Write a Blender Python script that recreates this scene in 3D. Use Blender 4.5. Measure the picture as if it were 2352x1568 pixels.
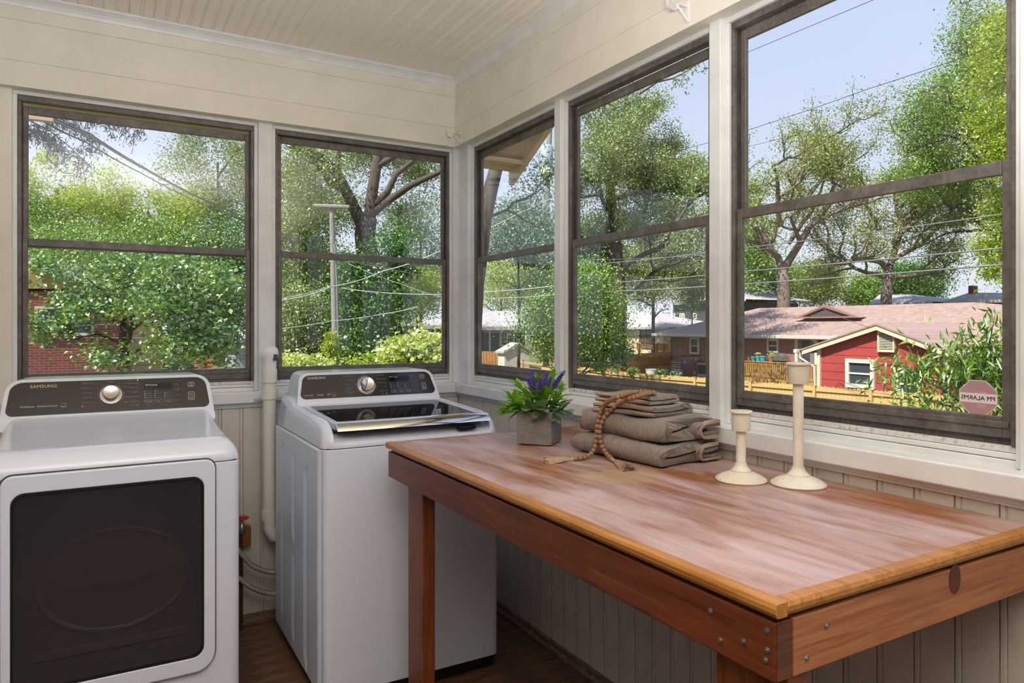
import bpy, bmesh, math, random
import numpy as np
from mathutils import Vector, Matrix

C = bpy.context.scene
COL = C.collection
for o in list(bpy.data.objects):
    bpy.data.objects.remove(o)

# ------------------------------------------------------------------ camera
FPX, CXP, HYP, CAMH = 1616.0, 1176.0, 748.0, 1.36
YAW = math.atan2(928, 1616)
cam_d = bpy.data.cameras.new('camera'); cam = bpy.data.objects.new('camera', cam_d); COL.objects.link(cam)
cam_d.sensor_width = 36.0; cam_d.lens = 36.0 * FPX / 2352.0
cam_d.shift_y = (HYP - 784.0) / 2352.0
cam_d.clip_start = 0.02; cam_d.clip_end = 2000
cam.location = (0, 0, CAMH); cam.rotation_euler = (math.pi / 2, 0, -YAW)
C.camera = cam

# ------------------------------------------------------------------ world, sun, exposure
w = bpy.data.worlds.new('sky'); C.world = w; w.use_nodes = True
nt = w.node_tree; nt.nodes.clear()
wo = nt.nodes.new('ShaderNodeOutputWorld'); bg = nt.nodes.new('ShaderNodeBackground')
tc = nt.nodes.new('ShaderNodeTexCoord'); sx = nt.nodes.new('ShaderNodeSeparateXYZ'); cr = nt.nodes.new('ShaderNodeValToRGB')
nt.links.new(tc.outputs['Generated'], sx.inputs[0]); nt.links.new(sx.outputs['Z'], cr.inputs[0])
cr.color_ramp.elements[0].position = 0.0; cr.color_ramp.elements[0].color = (0.86, 0.92, 1.0, 1)
cr.color_ramp.elements[1].position = 0.75; cr.color_ramp.elements[1].color = (0.40, 0.55, 0.95, 1)
e = cr.color_ramp.elements.new(0.30); e.color = (0.65, 0.76, 1.0, 1)
nt.links.new(cr.outputs[0], bg.inputs[0]); bg.inputs[1].default_value = 1.0
nt.links.new(bg.outputs[0], wo.inputs[0])
sd = bpy.data.lights.new('sun', 'SUN'); so = bpy.data.objects.new('sun', sd); COL.objects.link(so)
sd.energy = 8.6; sd.angle = 0.009; sd.color = (1.0, 0.94, 0.82)
so.rotation_euler = Vector((0.58, 0.19, -0.79)).to_track_quat('-Z', 'Y').to_euler()
so.location = (-20, -20, 40)
ad = bpy.data.lights.new('bounce_light', 'AREA'); ao = bpy.data.objects.new('bounce_light', ad); COL.objects.link(ao)
ad.shape = 'DISK'; ad.size = 0.5; ad.energy = 124; ad.color = (1.0, 0.99, 0.975)
ao.location = (0.05, 0.0, 1.52); ao.rotation_euler = (math.pi, 0, 0)      # photographer's light bounced off the ceiling behind the camera
C.view_settings.view_transform = 'Standard'; C.view_settings.look = 'None'
C.view_settings.exposure = 0.0; C.view_settings.gamma = 1.0; C.view_settings.use_curve_mapping = False
C.cycles.max_bounces = 10; C.cycles.diffuse_bounces = 5; C.cycles.glossy_bounces = 4
C.cycles.transmission_bounces = 6; C.cycles.transparent_max_bounces = 24
C.cycles.sample_clamp_indirect = 6.0; C.cycles.caustics_reflective = False; C.cycles.caustics_refractive = False

# ------------------------------------------------------------------ surveying helpers (photo point -> place in the world at a known distance)
FX, FY = math.sin(YAW), math.cos(YAW)
def _ray(px, py):
    l = (px - CXP) / FPX
    return Vector((FX + l * FY, FY - l * FX, -(py - HYP) / FPX))
def at(px, py, d): return Vector((0, 0, CAMH)) + _ray(px, py) * d
def onX(px, py, x): r = _ray(px, py); return Vector((0, 0, CAMH)) + r * (x / r.x)
def onY(px, py, y): r = _ray(px, py); return Vector((0, 0, CAMH)) + r * (y / r.y)
def onZ(px, py, z): r = _ray(px, py); return Vector((0, 0, CAMH)) + r * ((z - CAMH) / r.z)

# ------------------------------------------------------------------ materials
def lin(h):
    if isinstance(h, (tuple, list)): return (*h[:3], 1)
    h = h.lstrip('#'); v = [int(h[i:i + 2], 16) / 255 for i in (0, 2, 4)]
    return (*[x / 12.92 if x <= .04045 else ((x + .055) / 1.055) ** 2.4 for x in v], 1)
class NT:
    def __init__(s, name):
        s.m = bpy.data.materials.new(name); s.m.use_nodes = True; s.t = s.m.node_tree
        s.b = s.t.nodes['Principled BSDF']; s.out = s.t.nodes['Material Output']
    def n(s, ty, **kw):
        x = s.t.nodes.new(ty)
        for k, v in kw.items(): setattr(x, k, v)
        return x
    def l(s, a, b): s.t.links.new(a, b)
    def coord(s, scale=(1, 1, 1), kind='Object'):
        a = s.n('ShaderNodeTexCoord'); mp = s.n('ShaderNodeMapping'); mp.inputs['Scale'].default_value = scale
        s.l(a.outputs[kind], mp.inputs[0]); return mp.outputs[0]
    def noise(s, vec, scale, detail=4, rough=.55, dist=0):
        x = s.n('ShaderNodeTexNoise'); x.inputs['Scale'].default_value = scale; x.inputs['Detail'].default_value = detail
        x.inputs['Roughness'].default_value = rough; x.inputs['Distortion'].default_value = dist; s.l(vec, x.inputs['Vector']); return x.outputs['Fac']
    def ramp(s, fac, stops):
        x = s.n('ShaderNodeValToRGB'); el = x.color_ramp.elements
        while len(el) < len(stops): el.new(.5)
        for i, (p, c) in enumerate(stops): el[i].position = p; el[i].color = lin(c)
        s.l(fac, x.inputs[0]); return x.outputs[0]
    def mix(s, fac, a, b, mode='MIX'):
        x = s.n('ShaderNodeMix', data_type='RGBA', blend_type=mode)
        for i, v in ((0, fac), (6, a), (7, b)):
            if hasattr(v, 'is_linked') or hasattr(v, 'links'): s.l(v, x.inputs[i])
            else: x.inputs[i].default_value = v if i == 0 else lin(v)
        return x.outputs[2]
    def bump(s, h, strength=.3, dist=.01):
        x = s.n('ShaderNodeBump'); x.inputs['Strength'].default_value = strength; x.inputs['Distance'].default_value = dist
        s.l(h, x.inputs['Height']); s.l(x.outputs[0], s.b.inputs['Normal'])
    def set(s, color=None, rough=None, metal=None, spec=None, coat=None):
        if color is not None:
            if hasattr(color, 'links'): s.l(color, s.b.inputs['Base Color'])
            else: s.b.inputs['Base Color'].default_value = lin(color)
        if rough is not None:
            if hasattr(rough, 'links'): s.l(rough, s.b.inputs['Roughness'])
            else: s.b.inputs['Roughness'].default_value = rough
        if metal is not None: s.b.inputs['Metallic'].default_value = metal
        if spec is not None: s.b.inputs['Specular IOR Level'].default_value = spec
        if coat is not None: s.b.inputs['Coat Weight'].default_value = coat
        return s.m
def simple(name, c, rough=.5, metal=0, c2=None, scale=8, bump=0, bscale=60, spec=None, stretch=(1, 1, 1), p=(.35, .7)):
    k = NT(name); col = c
    if c2: col = k.ramp(k.noise(k.coord(stretch), scale, 5, .6), [(p[0], c), (p[1], c2)])
    if bump: k.bump(k.noise(k.coord(), bscale, 4), bump, .004)
    return k.set(col, rough, metal, spec)
M = {}
M['wall'] = simple('wall_paint', '#ebe5d9', .55, c2='#e0dacd', scale=5, bump=.25, bscale=55)
M['backwall'] = simple('unseen_wall_paint', '#87888b', .7, c2='#7d7e82', scale=3)  # unseen walls, darkened to cut fill light on the appliance fronts
M['trimw'] = simple('trim_paint', '#e6e7e6', .38, c2='#d8d9d7', scale=9, bump=.18, bscale=40)
M['ceil'] = simple('ceiling_paint', '#f6eee6', .5, c2='#eee5db', scale=3)
M['wains'] = simple('wainscot_paint', '#d6d0c4', .45, c2='#c8c0b2', scale=6, bump=.15, bscale=50)
# chipped window-sill paint: dark flecks of bare metal
k = NT('chipped_paint'); f = k.noise(k.coord(), 70, 6, .7)
M['chip'] = k.set(k.ramp(f, [(.30, '#4a463f'), (.38, '#b9b6ae'), (.5, '#dad8d2')]), .5)
k = NT('weathered_aluminium'); a = k.noise(k.coord((1, 1, 1)), 14, 6, .65); b = k.noise(k.coord(), 90, 4)
M['alu'] = k.set(k.mix(.35, k.ramp(a, [(.32, '#48433d'), (.55, '#6b645b'), (.75, '#8e8a85')]), k.ramp(b, [(.3, '#433f3a'), (.8, '#8e8a86')])), .48, .15)
M['aludark'] = simple('window_track', '#37312c', .5, .1, c2='#59514a', scale=20)
def floorwood():
    k = NT('floor_boards'); oi = k.n('ShaderNodeObjectInfo'); g = k.noise(k.coord((2.2, 26, 26)), 2.4, 7, .62, .6)
    c = k.ramp(g, [(.3, '#45301f'), (.55, '#735139'), (.8, '#906f52')])
    c = k.mix(oi.outputs['Random'], c, k.ramp(g, [(.3, '#4a3322'), (.8, '#8e6c4c')]))
    c = k.mix(k.ramp(k.noise(k.coord(), 3.0, 5), [(.52, (0, 0, 0)), (.62, (.5, .5, .5))]), c, '#3b2a1c')
    k.bump(g, .25, .002); return k.set(c, .42)
M['floor'] = floorwood()
M['skirt'] = simple('old_baseboard', '#5b4231', .5, c2='#8a735e', scale=12, stretch=(2, 2, 10))
def schlick(t, f0):
    lw = t.nodes.new('ShaderNodeLayerWeight'); pw = t.nodes.new('ShaderNodeMath'); pw.operation = 'POWER'; pw.inputs[1].default_value = 5
    lw.inputs['Blend'].default_value = .5
    ml = t.nodes.new('ShaderNodeMath'); ml.operation = 'MULTIPLY_ADD'; ml.inputs[1].default_value = .7 * (1 - f0); ml.inputs[2].default_value = f0
    t.links.new(lw.outputs['Facing'], pw.inputs[0]); t.links.new(pw.outputs[0], ml.inputs[0]); return ml.outputs[0]
def glass(name, haze=.006):
    m = bpy.data.materials.new(name); m.use_nodes = True; t = m.node_tree; t.nodes.clear()
    o = t.nodes.new('ShaderNodeOutputMaterial'); tr = t.nodes.new('ShaderNodeBsdfTransparent'); gl = t.nodes.new('ShaderNodeBsdfGlossy')
    gl.inputs['Roughness'].default_value = .01; df = t.nodes.new('ShaderNodeBsdfDiffuse'); df.inputs[0].default_value = (.8, .82, .85, 1)
    fr = schlick(t, .03); mx = t.nodes.new('ShaderNodeMixShader'); m2 = t.nodes.new('ShaderNodeMixShader')
    tc = t.nodes.new('ShaderNodeTexCoord'); nz = t.nodes.new('ShaderNodeTexNoise'); nz.inputs['Scale'].default_value = 3.5; nz.inputs['Detail'].default_value = 5
    mr = t.nodes.new('ShaderNodeMapRange'); mr.inputs[1].default_value = .45; mr.inputs[2].default_value = .8; mr.inputs[3].default_value = 0; mr.inputs[4].default_value = haze * 3
    L = t.links.new; L(tc.outputs['Object'], nz.inputs['Vector']); L(nz.outputs['Fac'], mr.inputs[0]); L(mr.outputs[0], m2.inputs[0])
    L(tr.outputs[0], m2.inputs[1]); L(df.outputs[0], m2.inputs[2]); L(fr, mx.inputs[0]); L(m2.outputs[0], mx.inputs[1]); L(gl.outputs[0], mx.inputs[2]); L(mx.outputs[0], o.inputs[0])
    return m
M['glass'] = glass('window_glass')
def smoked(name, tint, ior):
    m = bpy.data.materials.new(name); m.use_nodes = True; t = m.node_tree; t.nodes.clear()
    o = t.nodes.new('ShaderNodeOutputMaterial'); tr = t.nodes.new('ShaderNodeBsdfTransparent'); tr.inputs[0].default_value = (*tint, 1)
    gl = t.nodes.new('ShaderNodeBsdfGlossy'); gl.inputs['Roughness'].default_value = .03; fr = schlick(t, ior)
    mx = t.nodes.new('ShaderNodeMixShader'); L = t.links.new; L(fr, mx.inputs[0]); L(tr.outputs[0], mx.inputs[1]); L(gl.outputs[0], mx.inputs[2]); L(mx.outputs[0], o.inputs[0]); return m
M['smoke'] = smoked('smoked_glass', (.60, .61, .64), .06)
M['lidglass'] = smoked('lid_glass', (.30, .32, .36), .12)
M['enamel'] = simple('white_enamel', '#dfe5f2', .16, spec=.5)
M['plastic'] = simple('white_plastic', '#e2e7f1', .14)
M['panel'] = simple('brown_gloss_panel', '#2f2a26', .10, spec=.6)
M['black'] = simple('black_plastic', '#141414', .45)
M['display'] = simple('black_display', '#08090a', .08)
M['chrome'] = simple('polished_chrome', '#e2dccf', .06, 1.0)
M['silver'] = simple('silver_ring', '#a8a7a2', .28, .8)
M['ink'] = simple('pale_lettering', '#d9d8d2', .5); M['inkgold'] = simple('gold_lettering', '#d8ca92', .4)
M['inkdim'] = simple('dim_lettering', '#8f8b84', .5); M['orange'] = simple('orange_print', '#c0562a', .5); M['bluep'] = simple('blue_print', '#6f9cc4', .5)
M['drum'] = simple('drum_grey', '#8a8b8d', .4, .2); M['drumdark'] = simple('drum_dark', '#7a7c82', .6)
M['seam'] = simple('dark_gap', '#43454a', .7)
def wood(name, dark, mid, light, axis, rough, patch=False, coat=0):
    k = NT(name); gq = 22 if patch else 34; sc = [gq, gq, gq]; sc[axis] = 1.5
    g = k.noise(k.coord(tuple(sc)), 2.6, 8, .62, .8); c = k.ramp(g, [(.28, dark), (.5, mid), (.75, light)])
    bl = k.noise(k.coord(), 5.5, 6, .62, .4)
    if patch:
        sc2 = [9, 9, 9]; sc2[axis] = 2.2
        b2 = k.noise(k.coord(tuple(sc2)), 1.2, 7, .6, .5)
        c = k.mix(k.ramp(b2, [(.36, (0, 0, 0)), (.64, (.78, .78, .78))]), c, '#c8b3b4')  # bleached streaks; their lavender tint puts window sheen into the colour
        # worn yellowish spot where the finish is gone
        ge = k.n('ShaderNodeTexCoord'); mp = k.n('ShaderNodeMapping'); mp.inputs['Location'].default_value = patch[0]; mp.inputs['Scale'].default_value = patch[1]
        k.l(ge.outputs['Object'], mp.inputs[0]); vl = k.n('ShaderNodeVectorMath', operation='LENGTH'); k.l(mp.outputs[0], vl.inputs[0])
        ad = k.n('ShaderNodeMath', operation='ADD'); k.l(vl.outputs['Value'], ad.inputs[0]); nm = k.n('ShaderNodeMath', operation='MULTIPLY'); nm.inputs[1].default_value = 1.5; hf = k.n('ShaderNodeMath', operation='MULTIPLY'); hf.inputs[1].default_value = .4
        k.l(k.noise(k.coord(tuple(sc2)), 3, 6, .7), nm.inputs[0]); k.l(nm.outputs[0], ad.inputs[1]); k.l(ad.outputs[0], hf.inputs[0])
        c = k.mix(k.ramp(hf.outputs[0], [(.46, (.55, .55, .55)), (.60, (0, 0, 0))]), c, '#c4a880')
        r = k.ramp(b2, [(.35, (.30, .30, .30)), (.7, (.46, .46, .46))]); k.bump(g, .05, .001); k.b.inputs['Coat Weight'].default_value = .9; k.b.inputs['Coat IOR'].default_value = 2.7; k.b.inputs['Coat Roughness'].default_value = .25; k.b.inputs['Specular IOR Level'].default_value = .8
        sp = k.ramp(k.noise(k.coord((6, 3, 6)), 5, 3), [(.24, (.75, .75, .75)), (.29, (0, 0, 0))]); c = k.mix(sp, c, '#3c1f12')
        return k.set(c, r, coat=coat)
    c = k.mix(k.ramp(bl, [(.5, (0, 0, 0)), (.75, (.45, .45, .45))]), c, dark)
    k.bump(g, .12, .0015); return k.set(c, rough, coat=coat)
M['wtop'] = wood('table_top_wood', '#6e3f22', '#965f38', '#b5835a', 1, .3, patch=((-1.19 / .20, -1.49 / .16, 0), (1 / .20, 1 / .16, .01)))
M['wedge'] = wood('table_edge_wood', '#86521c', '#ad7432', '#c08c48', 1, .35)
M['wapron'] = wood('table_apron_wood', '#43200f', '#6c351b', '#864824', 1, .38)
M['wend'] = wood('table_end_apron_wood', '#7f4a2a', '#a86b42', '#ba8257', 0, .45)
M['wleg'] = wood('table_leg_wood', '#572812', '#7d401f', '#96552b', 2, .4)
M['wgrain'] = wood('table_end_grain', '#3d2116', '#5d3623', '#744a31', 0, .6)
M['burnt'] = simple('scorched_strip', '#1a1513', .6, c2='#6b3f22', scale=16, p=(.42, .56))
M['screw'] = simple('screw_steel', '#8b8880', .35, .8)
def patterned_towel():
    k = NT('terry_towel'); wv = k.n('ShaderNodeTexWave', wave_type='BANDS', bands_direction='Y'); wv.inputs['Scale'].default_value = 34; wv.inputs['Distortion'].default_value = 2.2
    wv.inputs['Detail'].default_value = 2; k.l(k.coord(), wv.inputs['Vector']); n1 = k.noise(k.coord(), 420, 3, .7)
    s = k.n('ShaderNodeMath', operation='ADD'); k.l(wv.outputs['Fac'], s.inputs[0]); k.l(n1, s.inputs[1])
    k.bump(s.outputs[0], .9, .006); k.b.inputs['Sheen Weight'].default_value = .4
    return k.set(k.ramp(k.noise(k.coord(), 260, 4, .7), [(.3, '#7d6c5c'), (.7, '#ad9a86')]), .95)
M['towel'] = patterned_towel(); M['hem'] = simple('towel_hem', '#a8947f', .9, bump=.4, bscale=300)
M['bead'] = wood('bead_wood', '#74543a', '#957050', '#a98664', 0, .55)
M['jute'] = simple('tassel_fibre', '#cbb294', .95, c2='#a88c6c', scale=120)
k = NT('distressed_cream_metal'); a = k.noise(k.coord(), 75, 6, .75); b = k.noise(k.coord(), 14, 3)
M['cream'] = k.set(k.mix(k.ramp(a, [(.33, (1, 1, 1)), (.37, (0, 0, 0))]), k.ramp(b, [(.35, '#d6ceb6'), (.7, '#ebe7dc')]), '#4d3522'), .42)
k = NT('grey_washed_wood'); a = k.noise(k.coord((18, 18, 130)), 2.2, 6, .6, .3)
k.bump(a, .2, .002); M['planter'] = k.set(k.ramp(a, [(.3, '#6c665f'), (.6, '#857f78'), (.8, '#9b958e')]), .7)
def leafmat(name, c1, c2, c3=None, trans=.45, gloss=.06, rough=.35, k=.72):
    m = bpy.data.materials.new(name); m.use_nodes = True; t = m.node_tree; t.nodes.clear(); L = t.links.new
    o = t.nodes.new('ShaderNodeOutputMaterial'); g = t.nodes.new('ShaderNodeNewGeometry'); r = t.nodes.new('ShaderNodeValToRGB')
    dk = lambda h: (*[v * k for v in lin(h)[:3]], 1)
    r.color_ramp.elements[0].color = dk(c1); r.color_ramp.elements[1].color = dk(c2)
    if c3: e = r.color_ramp.elements.new(.55); e.color = dk(c2); r.color_ramp.elements[-1].color = dk(c3)
    L(g.outputs['Random Per Island'], r.inputs[0])
    d = t.nodes.new('ShaderNodeBsdfDiffuse'); tr = t.nodes.new('ShaderNodeBsdfTranslucent'); gl = t.nodes.new('ShaderNodeBsdfGlossy'); gl.inputs['Roughness'].default_value = rough
    L(r.outputs[0], d.inputs[0]); hs = t.nodes.new('ShaderNodeHueSaturation'); hs.inputs['Hue'].default_value = .485; hs.inputs['Saturation'].default_value = 1.1; hs.inputs['Value'].default_value = 1.15
    L(r.outputs[0], hs.inputs['Color']); L(hs.outputs[0], tr.inputs[0])
    a = t.nodes.new('ShaderNodeMixShader'); a.inputs[0].default_value = trans; L(d.outputs[0], a.inputs[1]); L(tr.outputs[0], a.inputs[2])
    b = t.nodes.new('ShaderNodeMixShader'); b.inputs[0].default_value = gloss; L(a.outputs[0], b.inputs[1]); L(gl.outputs[0], b.inputs[2]); L(b.outputs[0], o.inputs[0])
    return m
M['bark'] = simple('grey_bark', '#463b32', .9, c2='#6f6256', scale=7, bump=.9, bscale=14, stretch=(3, 3, .6))
M['barkgr'] = simple('pale_grey_bark', '#6d6157', .9, c2='#998c7f', scale=7, bump=.9, bscale=14, stretch=(3, 3, .6))
M['barkdk'] = simple('dark_bark', '#3d3027', .9, c2='#67564a', scale=7, bump=.9, bscale=12, stretch=(3, 3, .6))
def brick(name, c1, c2, mortar, scale):
    k = NT(name); bt = k.n('ShaderNodeTexBrick'); bt.inputs['Scale'].default_value = scale; bt.inputs['Color1'].default_value = lin(c1); bt.inputs['Color2'].default_value = lin(c2)
    bt.inputs['Mortar'].default_value = lin(mortar); bt.inputs['Mortar Size'].default_value = .014; bt.inputs['Brick Width'].default_value = .5; bt.inputs['Row Height'].default_value = .17
    a = k.n('ShaderNodeTexCoord'); s = k.n('ShaderNodeSeparateXYZ'); cb = k.n('ShaderNodeCombineXYZ'); ad = k.n('ShaderNodeMath', operation='ADD')
    k.l(a.outputs['Object'], s.inputs[0]); k.l(s.outputs['X'], ad.inputs[0]); k.l(s.outputs['Y'], ad.inputs[1]); k.l(ad.outputs[0], cb.inputs[0]); k.l(s.outputs['Z'], cb.inputs[1]); k.l(cb.outputs[0], bt.inputs['Vector'])
    return k.set(bt.outputs['Color'], .85)
M['brick'] = brick('red_brick', '#8d4f45', '#a8655a', '#c9b6ac', 2.35)
M['brick2'] = brick('dark_red_brick', '#7d3b33', '#92493f', '#a98a80', 2.35)
def shingle(name, c1, c2, row):
    k = NT(name); bt = k.n('ShaderNodeTexBrick'); bt.inputs['Scale'].default_value = 1 / row; bt.inputs['Color1'].default_value = lin(c1); bt.inputs['Color2'].default_value = lin(c2)
    bt.inputs['Mortar'].default_value = lin('#8a736c'); bt.inputs['Mortar Size'].default_value = .04; bt.inputs['Brick Width'].default_value = 1.6; bt.inputs['Row Height'].default_value = .5
    a = k.n('ShaderNodeTexCoord'); s = k.n('ShaderNodeSeparateXYZ'); cb = k.n('ShaderNodeCombineXYZ')
    k.l(a.outputs['Object'], s.inputs[0]); k.l(s.outputs['Y'], cb.inputs[0]); k.l(s.outputs['Z'], cb.inputs[1]); k.l(cb.outputs[0], bt.inputs['Vector'])
    c = k.mix(.35, bt.outputs['Color'], k.ramp(k.noise(k.coord(), 6, 5, .7), [(.35, c1), (.7, c2)])); return k.set(c, .9)
M['shingle'] = shingle('pink_shingles', '#a0877f', '#c0a59c', .13)
M['shinglegrey'] = simple('grey_shingles', '#b3adae', .9, c2='#c8c4c6', scale=3)
M['siding_red'] = simple('red_siding', '#b3443f', .6, c2='#bb4d47', scale=2)
M['extwhite'] = simple('white_exterior_paint', '#eae6dc', .5); M['creamtrim'] = simple('cream_exterior_paint', '#e8ddc0', .55)
M['gutter'] = simple('white_gutter', '#dcdad6', .4)
M['fence'] = wood('new_fence_wood', '#c4a062', '#d6b677', '#e4c992', 2, .75); M['fencebr'] = wood('cedar_fence_wood', '#8a5a34', '#b07a48', '#c8935c', 2, .8)
M['deck'] = wood('deck_wood', '#a87a3c', '#c29a58', '#d0ac6c', 2, .75); M['deckred'] = wood('red_deck_wood', '#a0522d', '#c06c3e', '#cf8150', 2, .75)
M['exglass'] = simple('dark_window_glass', '#3c434c', .12, spec=.6); M['louvre'] = simple('grey_louvre', '#5c5a60', .6); M['cutgap'] = simple('louvre_gap', '#6f6a5c', .8)
M['tan'] = simple('tan_siding', '#c8ae84', .7); M['yellow'] = simple('yellow_gable', '#b59a5a', .7); M['bluegrey'] = simple('blue_grey_siding', '#5f6f85', .7)
M['creamwall'] = simple('cream_stucco', '#e6d6b8', .8); M['darkgrey'] = simple('dark_grey_siding', '#4a4c55', .8); M['palegreen'] = simple('pale_green_siding', '#b9d0b8', .8)
M['ground'] = simple('lawn', '#5d6b35', .95, c2='#87784e', scale=.6); M['concrete'] = simple('pale_concrete', '#d8d4cc', .9)
M['soffit'] = simple('pale_soffit', '#f0d6bc', .6, c2='#e6cbb0', scale=4)
M['wire'] = simple('silver_cable', '#8d9093', .5, .2); M['wiredk'] = simple('dark_cable', '#4d4741', .6); M['wirewt'] = simple('white_cable', '#c4c7ca', .5)
M['pole'] = simple('weathered_pole', '#8d8a86', .85, c2='#a9a6a2', scale=5, stretch=(8, 8, 1)); M['can'] = simple('transformer_grey', '#aebfc6', .4)
M['pvc'] = simple('white_pvc', '#e2ddd0', .35); M['pvccap'] = simple('air_valve_white', '#e8e6e2', .35)
M['redmetal'] = simple('red_handle', '#b3252a', .4); M['brass'] = simple('aged_brass', '#8a5a34', .4, .5, c2='#a5672f', scale=20); M['rust'] = simple('rusty_pipe', '#3c241a', .75, c2='#573424', scale=30)
M['hose'] = simple('braided_hose', '#b7b2a6', .4, .4, c2='#8f8a7e', scale=140)
for nm in ('brick', 'brick2', 'shingle', 'shinglegrey', 'siding_red', 'extwhite', 'creamtrim', 'gutter', 'fence', 'fencebr', 'deck', 'deckred', 'tan', 'yellow', 'bluegrey', 'creamwall', 'darkgrey', 'palegreen', 'ground', 'concrete', 'soffit', 'wire', 'wirewt', 'pole', 'can', 'bark', 'barkgr'):
    for nd in M[nm].node_tree.nodes:        # outdoor colours darkened evenly to balance the strong sun
        if nd.type == 'VALTORGB':
            for el in nd.color_ramp.elements: el.color = (*[v * .74 for v in el.color[:3]], 1)
        elif nd.type == 'TEX_BRICK':
            for q in ('Color1', 'Color2', 'Mortar'): nd.inputs[q].default_value = (*[v * .74 for v in nd.inputs[q].default_value[:3]], 1)
        elif nd.type == 'BSDF_PRINCIPLED' and not nd.inputs['Base Color'].links: nd.inputs['Base Color'].default_value = (*[v * .74 for v in nd.inputs['Base Color'].default_value[:3]], 1)

# ------------------------------------------------------------------ mesh helpers
class B:
    def __init__(s): s.v = []; s.f = []
    def add(s, v, f):
        n = len(s.v); s.v += [tuple(x) for x in v]; s.f += [tuple(i + n for i in q) for q in f]; return s
    def box(s, x0, x1, y0, y1, z0, z1):
        x0, x1 = sorted((x0, x1)); y0, y1 = sorted((y0, y1)); z0, z1 = sorted((z0, z1))
        return s.add([(x0, y0, z0), (x1, y0, z0), (x1, y1, z0), (x0, y1, z0), (x0, y0, z1), (x1, y0, z1), (x1, y1, z1), (x0, y1, z1)],
                     [(0, 3, 2, 1), (4, 5, 6, 7), (0, 1, 5, 4), (1, 2, 6, 5), (2, 3, 7, 6), (3, 0, 4, 7)])
    def prism(s, prof, fn, a, c):
        # prof: closed 2D outline; fn(u, v, t) -> xyz ; extruded from t=a to t=c
        n = len(prof); v = [fn(u, q, a) for u, q in prof] + [fn(u, q, c) for u, q in prof]
        f = [tuple(range(n - 1, -1, -1)), tuple(range(n, 2 * n))] + [(i, (i + 1) % n, n + (i + 1) % n, n + i) for i in range(n)]
        return s.add(v, f)
    def tube(s, pts, r0, r1=None, n=8, cap=True):
        r1 = r0 if r1 is None else r1; pts = [Vector(p) for p in pts]; m = len(pts); vs = []; prev = None
        for i, p in enumerate(pts):
            t = (pts[min(i + 1, m - 1)] - pts[max(i - 1, 0)]).normalized()
            if prev is None:
                a = t.orthogonal().normalized()
            else:
                a = (prev - t * prev.dot(t)); a = a.normalized() if a.length > 1e-6 else t.orthogonal().normalized()
            prev = a; b = t.cross(a); r = r0 + (r1 - r0) * i / max(1, m - 1)
            for j in range(n):
                q = 2 * math.pi * j / n; vs.append(p + (a * math.cos(q) + b * math.sin(q)) * r)
        f = [(i * n + j, i * n + (j + 1) % n, (i + 1) * n + (j + 1) % n, (i + 1) * n + j) for i in range(m - 1) for j in range(n)]
        if cap: f += [tuple(range(n - 1, -1, -1)), tuple((m - 1) * n + j for j in range(n))]
        return s.add(vs, f)
    def lathe(s, prof, origin=(0, 0, 0), n=24, rot=None):
        o = Vector(origin); vs = []; m = len(prof)
        for r, z in prof:
            for j in range(n):
                q = 2 * math.pi * j / n; p = Vector((r * math.cos(q), r * math.sin(q), z))
                vs.append(o + (rot @ p if rot is not None else p))
        f = [(i * n + j, i * n + (j + 1) % n, (i + 1) * n + (j + 1) % n, (i + 1) * n + j) for i in range(m - 1) for j in range(n)]
        f += [tuple(range(n - 1, -1, -1)), tuple((m - 1) * n + j for j in range(n))]
        return s.add(vs, f)
    def build(s, name, m, parent=None, bevel=0, seg=2, smooth=False, auto=40, label=None, kind=None):
        me = bpy.data.meshes.new(name); me.from_pydata(s.v, [], s.f); me.update()
        return finish(name, me, m, parent, bevel, seg, smooth, auto, label, kind)
def finish(name, me, m, parent=None, bevel=0, seg=2, smooth=False, auto=40, label=None, kind=None):
    if m is not None: me.materials.append(m)
    o = bpy.data.objects.new(name, me); COL.objects.link(o)
    if smooth:
        me.polygons.foreach_set('use_smooth', [True] * len(me.polygons))
        if auto < 180: me.set_sharp_from_angle(angle=math.radians(auto))
    if bevel:
        bv = o.modifiers.new('bevel', 'BEVEL'); bv.width = bevel; bv.segments = seg; bv.limit_method = 'ANGLE'; bv.angle_limit = math.radians(35); bv.use_clamp_overlap = True
        me.polygons.foreach_set('use_smooth', [True] * len(me.polygons)); bv.harden_normals = True
    if parent is not None: adopt(o, parent)
    if label: o['label'] = label
    if kind: o['kind'] = kind
    return o
def wloc(o):
    v = Vector(o.location)
    while o.parent is not None: o = o.parent; v = v + Vector(o.location)
    return v
def adopt(o, parent):            # keep world coordinates: every parent is unrotated
    o.parent = parent; o.location = Vector(o.location) - wloc(parent)
def thing(name, label, cat, loc=(0, 0, 0), group=None):
    o = bpy.data.objects.new(name, None); COL.objects.link(o); o.location = loc; o.empty_display_size = .1
    o['label'] = label; o['category'] = cat
    if group: o['group'] = group
    return o
def tag(o, label, cat, group=None):
    o['label'] = label; o['category'] = cat
    if group: o['group'] = group
    return o
def struct(name, loc=(0, 0, 0)):
    o = bpy.data.objects.new(name, None); COL.objects.link(o); o.location = loc; o['kind'] = 'structure'; return o
def inst(name, me, loc, parent=None, rot=None, scale=None):
    o = bpy.data.objects.new(name, me); COL.objects.link(o); o.location = loc
    if rot is not None: o.rotation_euler = rot
    if scale is not None: o.scale = scale
    if parent is not None: adopt(o, parent)
    return o
def mesh_of(b, m, smooth=False):
    me = bpy.data.meshes.new('shared'); me.from_pydata(b.v, [], b.f); me.update(); me.materials.append(m)
    if smooth: me.polygons.foreach_set('use_smooth', [True] * len(me.polygons))
    return me
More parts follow.
